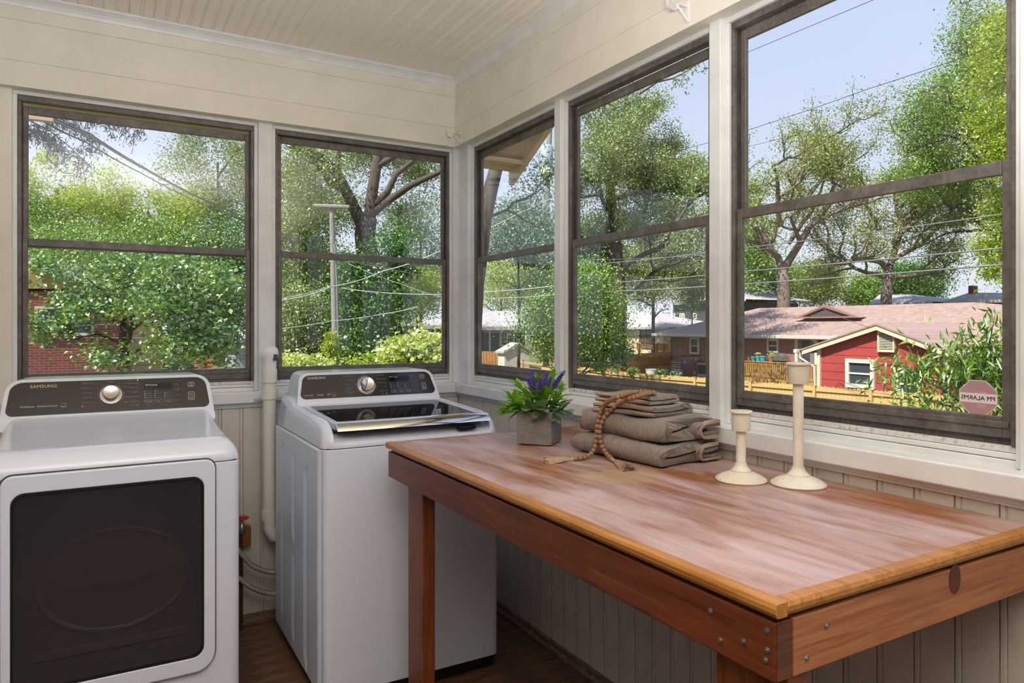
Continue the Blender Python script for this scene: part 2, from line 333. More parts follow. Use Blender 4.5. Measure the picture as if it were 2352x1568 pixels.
def rrect(w, h, r, n=6, x=0, y=0, rs=None):
    rs = rs or (r, r, r, r); out = []
    for (cx, cy, a0, q) in ((x + w / 2, y + h / 2, 0, rs[0]), (x - w / 2, y + h / 2, 90, rs[1]), (x - w / 2, y - h / 2, 180, rs[2]), (x + w / 2, y - h / 2, 270, rs[3])):
        sx, sy = (-1 if cx > x else 1), (-1 if cy > y else 1)
        for i in range(n + 1):
            t = math.radians(a0 + 90 * i / n); out.append((cx + sx * q + q * math.cos(t), cy + sy * q + q * math.sin(t)))
    return out
def ring(outer, inner, fn, a, c):      # frame between two outlines with the same number of points
    b = B(); n = len(outer)
    vs = [fn(*p, a) for p in outer] + [fn(*p, a) for p in inner] + [fn(*p, c) for p in outer] + [fn(*p, c) for p in inner]
    f = []
    for i in range(n):
        j = (i + 1) % n
        f += [(i, j, n + j, n + i), (2 * n + i, 3 * n + i, 3 * n + j, 2 * n + j), (i, 2 * n + i, 2 * n + j, j), (n + i, n + j, 3 * n + j, 3 * n + i)]
    return b.add(vs, f)
def fixn(o):
    bm = bmesh.new(); bm.from_mesh(o.data); bmesh.ops.recalc_face_normals(bm, faces=bm.faces); bm.to_mesh(o.data); bm.free(); return o
def text(name, s, size, mat, mw, parent, align='LEFT', ext=.0002, label=None, spacing=1.0, bold=0):
    cu = bpy.data.curves.new(name, 'FONT'); cu.body = s; cu.size = size; cu.align_x = align; cu.align_y = 'CENTER'; cu.extrude = ext; cu.space_character = spacing
    cu.materials.append(mat); cu.resolution_u = 2
    tmp = bpy.data.objects.new(name, cu); me = bpy.data.meshes.new_from_object(tmp); bpy.data.objects.remove(tmp)
    if bold:        # heavier strokes: overlapping copies of the outline shifted by a fraction of a millimetre
        bmx = bmesh.new()
        for dx, dy in ((-bold, 0), (bold, 0), (0, bold * .6), (0, -bold * .6)):
            n0 = len(bmx.verts); bmx.from_mesh(me); bmx.verts.ensure_lookup_table()
            for vv in bmx.verts[n0:]: vv.co.x += dx; vv.co.y += dy
        bmx.to_mesh(me); bmx.free()
    o = bpy.data.objects.new(name, me); COL.objects.link(o)
    q = mw.copy(); q.translation = q.translation - wloc(parent); o.parent = parent; o.matrix_local = q
    if label: o['label'] = label
    return o
# ================================================================== ROOM
rnd = random.Random(5)
XR, XW, XM = 1.585, 1.622, 1.625
YB, YW, YM = 3.36, 3.397, 3.40
XL, YF, ZC = -2.4, -1.9, 2.655
# floor: narrow boards running along the back wall
fl = B().box(XL - .1, XM + .15, YF - .1, YM + .15, -.14, -.022).build('floor', M['skirt']); fl['kind'] = 'structure'
bw = .083; fm = [mesh_of(B().box(0, XM - XL, 0, bw - .0030, -.021, -rnd.uniform(0, .0012)), M['floor']) for _ in range(4)]
y = YF; i = 0
while y < YM - .01:
    inst('plank', fm[i % 4], (XL, y, 0), fl); y += bw; i += 1
# ceiling: beaded boards running away from the back wall
ce = B().box(XL - .1, XM + .15, YF - .1, YM + .15, ZC + .016, ZC + .10).build('ceiling', M['ceil']); ce['kind'] = 'structure'
pw = .091
def beadprof(wd, g=.0035):
    # flat board whose edge and centre carry a narrow bead between two grooves
    p = [(0, .0)]
    for c in (wd * .42, wd * .53, wd * .93): p += [(c - g, 0), (c, g * 1.1), (c + g, 0)]
    p += [(wd - .001, 0), (wd - .001, .016), (0, .016)]
    return p
cm = mesh_of(B().prism(beadprof(pw), lambda u, q, t: (u, t, q), YF, YM), M['ceil'])
x = XM - pw
while x > XL - pw:
    inst('plank', cm, (x, 0, ZC), ce); x -= pw
# helpers mapping (along, depth, height) onto either wall
FR = lambda u, q, z: (XM + q, u, z)
FB = lambda u, q, z: (u, YM + q, z)
def wbox(b, fn, u0, u1, w0, w1, z0, z1):
    p, q = fn(u0, w0, z0), fn(u1, w1, z1); return b.box(p[0], q[0], p[1], q[1], p[2], q[2])
def wall(name, fn, uend, ustart, posts, solids, hd):
    r = struct(name, fn((uend + ustart) / 2, .05, 0))
    b = B(); wbox(b, fn, ustart, uend, .012, .066, 0, 1.005)
    for a, c in solids: wbox(b, fn, a, c, .0, .066, 1.005, 2.31)
    fixn(b.build('wall_core', M['wall'], r))
    for z0, z1 in ((2.30, 2.3997), (2.4003, 2.5597), (2.5603, 2.665)):
        wbox(B(), fn, ustart, uend + hd, -.04, .08, z0, z1).build('header_board', M['wall'], r, bevel=.0007, seg=1)
    for a, c in posts: wbox(B(), fn, a, c, 0, .066, 1.055, 2.34).build('post', M['trimw'], r, bevel=.003)
    return r
wr = wall('wall_right', FR, YM + .12, YF - .1, [(2.428, 2.475), (1.55, 1.597), (.70, .735), (3.29, 3.40)], [(YF - .1, -.12)], -.16)
wb = wall('wall_back', FB, XM + .12, XL - .1, [(.603, .665), (1.592, 1.625)], [(XL - .1, -.330)], -.16)
B().box(1.621, 1.695, 3.396, 3.470, 1.0, 2.34).build('post', M['trimw'], wb)
# wainscot boards
wwd = .0905
def wains(fn, u0, u1, root):
    pr = [(0, 0)] + [(wwd * .80, 0), (wwd * .83, .004), (wwd * .86, 0), (wwd * .955, 0), (wwd * .975, .006), (wwd * .995, .006), (wwd * .995, .014), (0, .014)]
    bb = B().prism(pr, lambda u, q, t: fn(u, q - .003, t), .022, .995); me = mesh_of(bb, M['wains'])
    o0 = fn(0, 0, 0); u = u1 - wwd
    while u > u0 - wwd:
        p = fn(u, 0, 0); inst('plank', me, (p[0] - o0[0], p[1] - o0[1], 0), root); u -= wwd
wains(FR, YF, YW, wr); wains(FB, XL, XW, wb)
wl = B().box(XL - .12, XL, YF - .1, YM + .1, 0, ZC).build('wall_left', M['backwall']); wl['kind'] = 'structure'
wf = B().box(XL - .1, XM + .15, YF - .12, YF, 0, ZC).build('wall_front', M['backwall']); wf['kind'] = 'structure'
# stools (inner sills), mouldings, coves, baseboards
def trim(name, bb, m, bev=0, seg=2):
    o = bb.build(name, m, None, bevel=bev, seg=seg); o['kind'] = 'structure'; return o
trim('trim_1', B().box(XL, XR + .001, YB, YM + .035, 1.008, 1.060), M['trimw'], .006, 3)
trim('trim_2', B().box(XR, XM + .035, YF, YM + .035, 1.008, 1.060), M['trimw'], .006, 3)
mold = [(0, 0), (.011, 0), (.011, .006), (.018, .008), (.018, .015), (.028, .017), (.028, .02), (0, .02)]
trim('trim_3', B().prism([(-q + .002, z + .988) for q, z in mold], lambda u, q, t: (t, YW + u, q), XL, XW - .002), M['trimw'])
trim('trim_4', B().prism([(-q + .002, z + .988) for q, z in mold], lambda u, q, t: (XW + u, t, q), YF, YW - .002), M['trimw'])
cov = [(0, 0), (-.004, .001), (-.007, .012), (-.014, .024), (-.026, .033), (-.033, .036), (-.034, .046), (0, .046)]
trim('trim_5', B().prism([(u, z + ZC - .044) for u, z in cov], lambda u, q, t: (t, YB + u, q), XL, XR), M['trimw'])
trim('trim_6', B().prism([(u, z + ZC - .044) for u, z in cov], lambda u, q, t: (XR + u, t, q), YF, YB - .03), M['trimw'])
bb_ = [(0, 0), (-.030, 0), (-.030, .012), (-.022, .02), (-.014, .022), (-.012, .036), (-.004, .042), (0, .042)]
o = B().prism(bb_, lambda u, q, t: (t, YW + .004 + u, q), XL, XW).build('baseboard_back', M['skirt']); o['kind'] = 'structure'
o = B().prism(bb_, lambda u, q, t: (XW + .004 + u, t, q), YF, YW - .03).build('baseboard_right', M['skirt']); o['kind'] = 'structure'
# windows: aluminium double-hung units set in painted stops
def window(n, u0, u1, fn, topdrop=0.0):
    r = struct('window_%d' % n, fn((u0 + u1) / 2, .05, 1.10))
    st = B()
    for a, c in ((u0 - .017, u0), (u1, u1 + .017)): wbox(st, fn, a, c, .018, .05, 1.06, 2.286)
    wbox(st, fn, u0 - .017, u1 + .017, .018, .05, 2.286, 2.33)
    st.build('window_stop', M['trimw'], r, bevel=.003)
    s = B()     # stepped wooden sill under the unit
    wbox(s, fn, u0, u1, .024, .09, 1.05, 1.076); wbox(s, fn, u0, u1, .029, .09, 1.077, 1.090)
    s.build('window_sill', M['trimw'], r, bevel=.003)
    wbox(B(), fn, u0, u1, .033, .09, 1.0905, 1.104).build('sill_lip', M['chip'], r, bevel=.002)
    f = B()
    for a, c in ((u0, u0 + .013), (u1 - .013, u1)): wbox(f, fn, a, c, .028, .066, 1.1045, 2.264)
    wbox(f, fn, u0, u1, .028, .066, 2.264, 2.286); wbox(f, fn, u0 + .013, u1 - .013, .050, .066, 1.1045, 1.118)
    f.build('window_frame', M['alu'], r, bevel=.002)
    tr = B()
    for a, c in ((u0 + .013, u0 + .0155), (u1 - .0155, u1 - .013)): wbox(tr, fn, a, c, .040, .064, 1.118, 2.264)
    tr.build('sash_track', M['aludark'], r)
    def sash(nm, w0, w1, z0, z1, bot, top, sw):
        b = B(); a, c = u0 + .0150, u1 - .0150
        wbox(b, fn, a, a + sw, w0, w1, z0, z1); wbox(b, fn, c - sw, c, w0, w1, z0, z1)
        wbox(b, fn, a + sw, c - sw, w0, w1, z0, z0 + bot); wbox(b, fn, a + sw, c - sw, w0, w1, z1 - top, z1)
        m_ = (w0 + w1) / 2
        for q in (z0 + bot - .010, ): wbox(b, fn, a + .004, c - .004, w0 - .004, w0 + .004, q - .014, q)   # ridge on the bottom rail
        so = b.build(nm, M['alu'], r, bevel=.0025)
        p = wbox(B(), fn, a + sw, c - sw, m_ - .0015, m_ + .0015, z0 + bot, z1 - top).build('pane', M['glass'], so)
        return so
    sash('lower_sash', .036, .050, 1.120, 1.714, .045, .030, .019)
    sash('upper_sash', .053, .067, 1.690 - topdrop, 2.263 - topdrop, .026, .033, .019)
    return r
window(1, -.314, .587, FB, .012); window(2, .682, 1.580, FB)
window(3, 2.492, 3.273, FR); window(4, 1.614, 2.411, FR, .006); window(5, .751, 1.533, FR); window(6, -.10, .683, FR)
# roof slab over the room with its eave and raking edge
rf = struct('roof', (0, 1, 2.8))
B().box(XL - .6, 1.78, YF - .6, 3.56, 2.78, 2.86).build('roof_deck', M['soffit'], rf)
B().box(XL - .6, 2.15, 3.56, 3.71, 2.31, 2.335).build('eave_soffit', M['soffit'], rf)
B().box(XL - .6, 2.15, 3.70, 3.73, 2.30, 2.46).build('eave_fascia', M['soffit'], rf)
B().box(XL - .6, 1.78, 3.545, 3.57, 2.335, 2.80).build('eave_frieze', M['soffit'], rf)
sl = .56
def rake(y): return 2.235 + (3.70 - y) * sl
B().prism([(3.73, rake(3.73)), (-2.2, rake(-2.2)), (-2.2, rake(-2.2) + .2), (3.73, rake(3.73) + .2)], lambda u, q, t: (t, u, q), 2.12, 2.155).build('rake_board', M['soffit'], rf)
B().prism([(3.70, rake(3.70) + .06), (-2.2, rake(-2.2) + .06), (-2.2, rake(-2.2) + .08), (3.70, rake(3.70) + .08)], lambda u, q, t: (t, u, q), 1.76, 2.12).build('rake_soffit', M['soffit'], rf)

# ================================================================== APPLIANCES
def appliance(root, xc, W, yf, yr, zs, zt, base_z):
    x0, x1 = xc - W / 2, xc + W / 2
    fn = lambda u, q, t: (xc + u, (yf + yr) / 2 + q, t)
    D = yr - yf
    B().prism(rrect(W - .004, D - .004, .028, 5), fn, base_z, zs - .003).build('cabinet', M['enamel'], root, bevel=.004)
    B().prism(rrect(W - .02, D - .03, .02, 3), fn, .012, base_z + .01).build('kick_base', M['black'], root)
    for sx in (-1, 1):
        for sy in (-1, 1):
            B().lathe([(.018, 0), (.018, .012), (.012, .014)], (xc + sx * (W / 2 - .06), (yf + yr) / 2 + sy * (D / 2 - .07), 0), 12).build('foot', M['black'], root)
    B().prism(rrect(W - .012, D - .012, .026, 5), fn, zs - .004, zs + .001).build('seam', M['seam'], root)
def frame_matrix(o, u, v):
    n = u.cross(v); m = Matrix((u, v, n)).transposed().to_4x4(); m.translation = o; return m
def console(root, xc, wbot, wtop, yb, yt, zb, zt, yrear, pbot, ptop, rt):
    """tilted control console: white body, dark glossy panel; returns the panel matrix (u right, v up)"""
    o = Vector((xc, yb, zb)); v = Vector((0, yt - yb, zt - zb)); Lv = v.length; v.normalize(); u = Vector((1, 0, 0))
    m = frame_matrix(o, u, v)
    def outline(wb, wt, h0, h1, r0, r1, n=7):
        out = []
        for cx, cy, a0, r in ((wt / 2, h1, 0, r1), (-wt / 2, h1, 90, r1), (-wb / 2, h0, 180, r0), (wb / 2, h0, 270, r0)):
            sx = -1 if cx > 0 else 1; sy = -1 if cy > (h0 + h1) / 2 else 1
            for i in range(n + 1):
                t = math.radians(a0 + 90 * i / n); out.append((cx + sx * r + r * math.cos(t), cy + sy * r + r * math.sin(t)))
        return out
    body = outline(wbot, wtop, -.05, Lv, .012, rt + .012); b = B(); n = len(body)
    rear = [(a * .985, q) for a, q in body]
    vs = [m @ Vector((a, q, 0)) for a, q in body]
    for a, q in body:
        p = m @ Vector((a, q, 0)); vs.append(Vector((xc + (p.x - xc) * .97, yrear, p.z if q > .02 else zb - .06)))
    b.add(vs, [tuple(range(n)), tuple(range(2 * n - 1, n - 1, -1))] + [(i, n + i, n + (i + 1) % n, (i + 1) % n) for i in range(n)])
    fixn(b.build('console', M['plastic'], root, bevel=.006, seg=3))
    pn = outline(pbot, ptop, .006, Lv - .012, .022, rt)
    b = B().prism(pn, lambda a, q, t: m @ Vector((a, q, t)), -.002, .0025)
    po = fixn(b.build('control_panel', M['panel'], root, bevel=.0015))
    return m, Lv, po
def panel_px(m):
    inv = m.inverted(); o = m.translation; n = m.to_3x3() @ Vector((0, 0, 1)); c0 = Vector((0, 0, CAMH))
    def f(px, py):
        r = _ray(px, py); t = (o - c0).dot(n) / r.dot(n); p = inv @ (c0 + r * t); return p.x, p.y
    return f
def label_text(po, m, u, v, s, size, mat, align='LEFT', bold=0, sp=1.0, name='lettering'):
    return text(name, s, size, mat, m @ Matrix.Translation((u, v, .0031)), po, align, .0002, None, sp, bold)
def outline_box(po, m, u, v, wd, h, r, mat, name='button_outline', t=.0012):
    fn = lambda a, q, z: m @ Vector((u + a, v + q, z))
    return fixn(ring(rrect(wd, h, r, 4), rrect(wd - 2 * t, h - 2 * t, max(r - t, .0003), 4), fn, .0026, .0034).build(name, mat, po))
def arc(po, m, u, v, r, a0, a1, mat, t=.0016):
    b = B(); n = 24; vs = []
    for i in range(n + 1):
        q = math.radians(a0 + (a1 - a0) * i / n)
        for rr in (r - t / 2, r + t / 2): vs.append(m @ Vector((u + rr * math.cos(q), v + rr * math.sin(q), .0033)))
    b.add(vs, [(2 * i, 2 * i + 1, 2 * i + 3, 2 * i + 2) for i in range(n)]); return fixn(b.build('dial_arc', mat, po))
def flat(po, m, u, v, wd, h, mat, name, z=.0032):
    b = B().add([m @ Vector((u + a, v + q, zz)) for zz in (.0026, z) for a, q in ((-wd / 2, -h / 2), (wd / 2, -h / 2), (wd / 2, h / 2), (-wd / 2, h / 2))],
                [(0, 1, 2, 3), (4, 5, 6, 7), (0, 1, 5, 4), (1, 2, 6, 5), (2, 3, 7, 6), (3, 0, 4, 7)]); return fixn(b.build(name, mat, po))
def knob(root, m, u, v, r):
    rot = m.to_3x3(); o = m @ Vector((u, v, .0025))
    kr = B().lathe([(r * 1.42, 0), (r * 1.42, .002), (r * 1.36, .0042), (r * 1.02, .005)], o, 40, rot).build('knob_ring', M['silver'], root, smooth=True)
    for q in range(11):
        a = math.radians(-40 + q * 26); p0 = o + rot @ Vector((r * 1.12 * math.cos(a), r * 1.12 * math.sin(a), .0048)); p1 = o + rot @ Vector((r * 1.3 * math.cos(a), r * 1.3 * math.sin(a), .0046))
        B().tube([p0, p1], .0006, n=4).build('dial_mark', M['ink'], kr)
    B().lathe([(r, .004), (r * 1.0, .018), (r * .985, .024), (r * .95, .0265), (r * .80, .0255), (r * .4, .0235), (.001, .0228)], o, 40, rot).build('knob', M['chrome'], root, smooth=True, auto=60)

# ---------------- dryer
XD, WD, YD0, YD1 = .0225, .707, 2.43, 3.25
dr = thing('clothes_dryer', 'white front-loading dryer with a big dark door window and orange-ringed dial', 'dryer', (XD, (YD0 + YD1) / 2, 0))
appliance(dr, XD, WD, YD0, YD1, .925, 1.16, .06)
# domed top that rolls over the front edge
def top_cover(root, xc, W, yf, yr, zs, prof, side_r, recess=None, name='top_cover'):
    # prof: list of (y, z) from the front seam over the front edge to the rear; sides rounded down to the seam
    b = B(); vs = []; cols = []
    xs = []
    nS = 7
    for i in range(nS): t = math.pi / 2 * i / (nS - 1); xs.append((-W / 2 + side_r * (1 - math.sin(t)) if False else -W / 2 + side_r * (1 - math.cos(t)), math.sin(t)))
    mid_ = [(-W / 2 + side_r + (W - 2 * side_r) * q / 10, 1) for q in range(1, 10)]
    if recess: hw = recess[0]; mid_ = [(-hw - .003, 1), (-hw, 1)] + [q for q in mid_ if abs(q[0]) < hw - .01] + [(hw, 1), (hw + .003, 1)]
    xs = xs + mid_ + [(-a, h) for a, h in reversed(xs)]
    for y, z in prof:
        for a, h in xs:
            dz = recess[2] * min(1, max(0, (z - zs - .012) / .05)) if recess and abs(a) <= recess[0] and y < recess[1] else 0
            vs.append((xc + a, y, zs + (z - zs) * h - dz))
    nx = len(xs); f = [(i * nx + j, i * nx + j + 1, (i + 1) * nx + j + 1, (i + 1) * nx + j) for i in range(len(prof) - 1) for j in range(nx - 1)]
    # front corner rounding in plan
    def rnd_plan(p):
        xx, yy, zz = p; dx = abs(xx - xc) - (W / 2 - .045); dy = (yf + .045) - yy
        if dx > 0 and dy > 0:
            L = math.hypot(dx, dy)
            mx = max(dx, dy)
            if L > 1e-6:
                k = mx / L; dx, dy = dx * k, dy * k
            xx = xc + math.copysign(W / 2 - .045 + dx, xx - xc); yy = yf + .045 - dy
        return (xx, yy, zz)
    b.add([rnd_plan(p) for p in vs], f)
    return b.build(name, M['plastic'], root, smooth=True, auto=75)
roll = [(YD0 + .002, .925), (YD0 + .0, .935), (YD0 + .006, .955), (YD0 + .020, .972), (YD0 + .042, .984), (YD0 + .068, .990), (YD0 + .09, .994), (YD0 + .11, .9905), (YD0 + .15, .992), (YD0 + .3, .999), (YD0 + .48, 1.012), (YD0 + .56, 1.026), (YD0 + .62, 1.045), (YD1 - .02, 1.05), (YD1 - .01, .93)]
top_cover(dr, XD, WD, YD0, YD1, .925, roll, .055)
m, Lv, po = console(dr, XD - .004, .700, .675, 3.015, 3.085, 1.035, 1.165, 3.24, .662, .648, .042)
P_ = panel_px(m)
u, v = P_(255, 907); knob(dr, m, u, v, .0275)
arc(po, m, u, v, .0425, 95, 235, M['orange']); arc(po, m, u, v, .0425, 40, 75, M['inkdim']); arc(po, m, u, v, .0425, -50, 15, M['orange'])
a = P_(69, 889); label_text(po, m, a[0], a[1], 'SAMSUNG', .0165, M['inkgold'], bold=.0006, sp=1.12)
a = P_(46, 936); label_text(po, m, a[0], a[1], 'MultiSteam  MoistureSensor', .0098, M['ink'], bold=.0002)
a = P_(146, 931); outline_box(po, m, a[0], a[1], .016, .0155, .001, M['inkdim'], 'energy_badge'); flat(po, m, a[0], a[1] - .005, .013, .003, M['inkdim'], 'badge_bar')
for s, px, py in (('HEAVY DUTY', 188, 882), ('BEDDING', 188, 893), ('PERM PRESS', 188, 904), ('DELICATES', 188, 914.5), ('TOWELS', 187, 926)):
    a = P_(px, py); label_text(po, m, a[0], a[1], s, .0068, M['inkdim'])
for s, px, py in (('QUICK DRY', 318, 880), ('TIME DRY', 318, 890), ('REFRESH', 319, 900.5), ('WRINKLE AWAY', 319, 911), ('STEAM SANITIZE', 319, 922)):
    a = P_(px, py); label_text(po, m, a[0], a[1], s, .0068, M['inkdim'], 'RIGHT')
a = P_(255, 878.5); label_text(po, m, a[0], a[1], 'NORMAL', .0056, M['inkdim'], 'CENTER')
a = P_(312, 873.5); label_text(po, m, a[0], a[1], 'Manual Dry', .0058, M['inkdim'], 'RIGHT'); a = P_(316, 873.5); flat(po, m, a[0], a[1], .005, .0045, M['ink'], 'mark')
a = P_(189.5, 934); flat(po, m, a[0], a[1], .0075, .007, M['orange'], 'sensor_mark'); a = P_(195, 934); label_text(po, m, a[0], a[1], 'Sensor Dry', .0055, M['orange'])
a = P_(316, 930); flat(po, m, a[0], a[1], .0065, .006, M['orange'], 'sensor_mark'); a = P_(311, 930); label_text(po, m, a[0], a[1], 'Steam Cycle', .0052, M['orange'], 'RIGHT')
for py0, pxa, pxb in ((882, 215, 240), (893, 208, 228), (904, 213, 223), (914.5, 212, 222), (926, 206, 226)):
    a = P_(pxa, py0); c = P_(pxb, py0 - .5); flat(po, m, (a[0] + c[0]) / 2, a[1], c[0] - a[0], .0006, M['inkdim'], 'dial_line')
for py0, pxa, pxb in ((880.5, 270, 296), (890.5, 282, 299), (900.5, 290, 300), (911, 288, 292)):
    a = P_(pxa, py0); c = P_(pxb, py0 - .5); flat(po, m, (a[0] + c[0]) / 2, a[1], c[0] - a[0], .0006, M['inkdim'], 'dial_line')
a = P_(363, 887); flat(po, m, a[0], a[1], .098, .026, M['display'], 'display')
for i, sy in enumerate(('o', 'o', 'o', 'o', 'o')):
    a = P_(335.5 + 5.8 * i, 884.5); outline_box(po, m, a[0], a[1], .0062, .0058, .001, M['ink'], 'cycle_icon', .0011)
for s, px, py in (('Sensing', 336, 892.5), ('Cooling', 347, 892), ('Damp', 358.5, 892)): a = P_(px, py); label_text(po, m, a[0], a[1], s, .0035, M['inkdim'], 'CENTER')
for col, px, words in ((0, 336, ('Very Dry', 'More Dry', 'Normal Dry', 'Damp Dry')), (1, 359, ('High', 'Medium', 'Low', 'Extra Low')), (2, 381.5, ('60 min', '40 min', '30 min'))):
    for i, s in enumerate(words):
        py = 899 + 4.9 * i - .35 * col + (4.0 if col == 2 else 0)
        a = P_(px - 3, py); flat(po, m, a[0], a[1], .0026, .0032, M['ink'], 'indicator'); a = P_(px, py); label_text(po, m, a[0], a[1], s, .0046, M['inkdim'])
for s, px in (('Dry Level', 341), ('Temp', 364), ('Time', 387)):
    a = P_(px, 922 - (px - 341) * .03); outline_box(po, m, a[0], a[1], .0275, .0135, .003, M['inkdim']); label_text(po, m, a[0], a[1], s, .0052, M['ink'], 'CENTER')
for s, px, py in (('Adjust\nTime', 404.5, 882.5), ('Adjust\nTemp', 405, 894), ('Wrinkle\nPrevent', 405.5, 907), ('Eco Dry', 405.5, 919.5)):
    a = P_(px, py); label_text(po, m, a[0], a[1], s, .0045, M['inkdim']); a = P_(px - 2.5, py); flat(po, m, a[0], a[1], .0022, .003, M['ink'], 'indicator')
    a = P_(411, py); outline_box(po, m, a[0], a[1], .027, .0145, .002, M['aludark'])
for s, px, py in (('Thread', 341, 931), ('Press Lock', 375, 929.5), ('Smart Care', 411.5, 928.5), ('Freeze Lock', 411, 875)): a = P_(px, py); label_text(po, m, a[0], a[1], s, .0045, M['inkdim'], 'CENTER')
a = P_(438.5, 882.8); outline_box(po, m, a[0], a[1], .0225, .0190, .004, M['ink']); arc(po, m, a[0], a[1] + .002, .0040, 120, 420, M['ink'], .001); flat(po, m, a[0], a[1] + .0055, .001, .004, M['ink'], 'mark'); label_text(po, m, a[0], a[1] - .0058, 'POWER', .0042, M['ink'], 'CENTER')
a = P_(439.5, 909); outline_box(po, m, a[0], a[1], .0225, .0325, .004, M['ink'])
b = B().add([m @ Vector((a[0] - .0055, a[1] + .0085, .0034)), m @ Vector((a[0] - .0055, a[1] + .0025, .0034)), m @ Vector((a[0] - .001, a[1] + .0055, .0034))], [(0, 1, 2)]); b.build('play_mark', M['ink'], po)
for q in (.001, .0035): flat(po, m, a[0] + q, a[1] + .0055, .0012, .006, M['ink'], 'pause_mark')
label_text(po, m, a[0], a[1] - .0045, 'START', .0046, M['ink'], 'CENTER'); label_text(po, m, a[0], a[1] - .0105, 'PAUSE', .0046, M['ink'], 'CENTER')
# dryer door
xd0, xd1, zd0, zd1 = -.262, .297, .268, .936
dc, dz = (xd0 + xd1) / 2, (zd0 + zd1) / 2; fn = lambda a, q, t: (dc + a, t, dz + q)
gx0, gx1, gz0, gz1 = -.238, .263, .318, .884
ou = rrect(xd1 - xd0, zd1 - zd0, .045, 8, rs=(.03, .03, .06, .06))
inn = rrect(gx1 - gx0, gz1 - gz0, .034, 8, (gx0 + gx1) / 2 - dc, (gz0 + gz1) / 2 - dz)
door = fixn(ring(ou, inn, fn, YD0 - .016, YD0 - .0005).build('door', M['enamel'], dr, bevel=.005, seg=3))
gin = rrect(gx1 - gx0 - .008, gz1 - gz0 - .008, .032, 8, (gx0 + gx1) / 2 - dc, (gz0 + gz1) / 2 - dz)
fixn(ring(inn, gin, fn, YD0 - .0155, YD0 - .004).build('window_gasket', M['black'], door))
fixn(B().prism(gin, fn, YD0 - .013, YD0 - .010).build('door_window', M['smoke'], door))
# inside the door: dark tub, drum mouth and ledge, seen dimly through the smoked window
cav = B()
fixn(B().prism(rrect(gx1 - gx0 - .002, gz1 - gz0 - .002, .034, 8, (gx0 + gx1) / 2 - dc, (gz0 + gz1) / 2 - dz), fn, YD0 - .0045, YD0 - .0018).build('inner_liner', M['drumdark'], door))
ro = Matrix.Rotation(math.radians(90), 3, 'X')
el = B()
for k in range(1):
    vs = []; n = 48
    for i in range(n):
        q = 2 * math.pi * i / n
        for rr, yy in ((1.0, -.0046), (.985, -.0072), (.93, -.0072), (.91, -.0046)): vs.append((.02 + .205 * rr * math.cos(q), YD0 + yy, .60 + .155 * rr * math.sin(q)))
    el.add(vs, [(4 * i + j, 4 * i + j + 1, 4 * ((i + 1) % n) + j + 1, 4 * ((i + 1) % n) + j) for i in range(n) for j in range(3)])
fixn(el.build('drum_ring', M['drum'], door, smooth=True))
fixn(B().prism([(.02 + .19 * math.cos(q), .625 + .12 * math.sin(q)) for q in [math.pi * i / 20 for i in range(21)]] + [(-.10, .60), (.05, .59)], lambda u, q, t: (u, t, q), YD0 - .0058, YD0 - .0046).build('drum_back', M['drum'], door))
B().box(-.19, .22, YD0 - .0085, YD0 - .0045, .395, .42).build('drum_ledge', M['drum'], door, bevel=.0018)
# recessed side groove beside the door
fixn(ring(rrect(xd1 - xd0 + .007, zd1 - zd0 + .007, .0475, 8, rs=(.032, .032, .062, .062)), ou, fn, YD0 - .003, YD0 + .001).build('door_reveal', M['seam'], dr))

# ---------------- washer
XA, WA, YA0, YA1 = 1.006, .704, 2.462, 3.245
wa = thing('washing_machine', 'white top-loading washer with dark glass lid and polished front lip', 'washer', (XA, (YA0 + YA1) / 2, 0))
appliance(wa, XA, WA, YA0, YA1, .925, 1.16, .05)
# embossed side panel on the left
b = B(); ny, nz = 70, 90; ys = np.linspace(YA0 + .05, YA1 - .012, ny); zs_ = np.linspace(.055, .915, nz)
chan = [(3.10, .020, .12, .86), (2.895, .022, .50, .845), (2.895, .022, .095, .455), (2.69, .028, .07, .83)]
def emb(y, z):
    d = 0
    for cy, hw, z0, z1 in chan:
        t = (cy + hw - y) / (2 * hw)
        if 0 <= t <= 1:
            zz0 = z0 - .05 * (t - .5) * 1.2; zz1 = z1 + .03 * (t - .5)
            k1 = min(1, max(0, (z - zz0) / .022)) * min(1, max(0, (zz1 - z) / .022)) * min(1, t / .25) * min(1, (1 - t) / .25)
            d = max(d, k1)
    return d
vs = [(XA - WA / 2 - .0012 + .0075 * emb(y, z) * 1.0 if False else XA - WA / 2 - .0078 + .0072 * emb(y, z), y, z) for y in ys for z in zs_]
b.add(vs, [(i * nz + j, i * nz + j + 1, (i + 1) * nz + j + 1, (i + 1) * nz + j) for i in range(ny - 1) for j in range(nz - 1)])
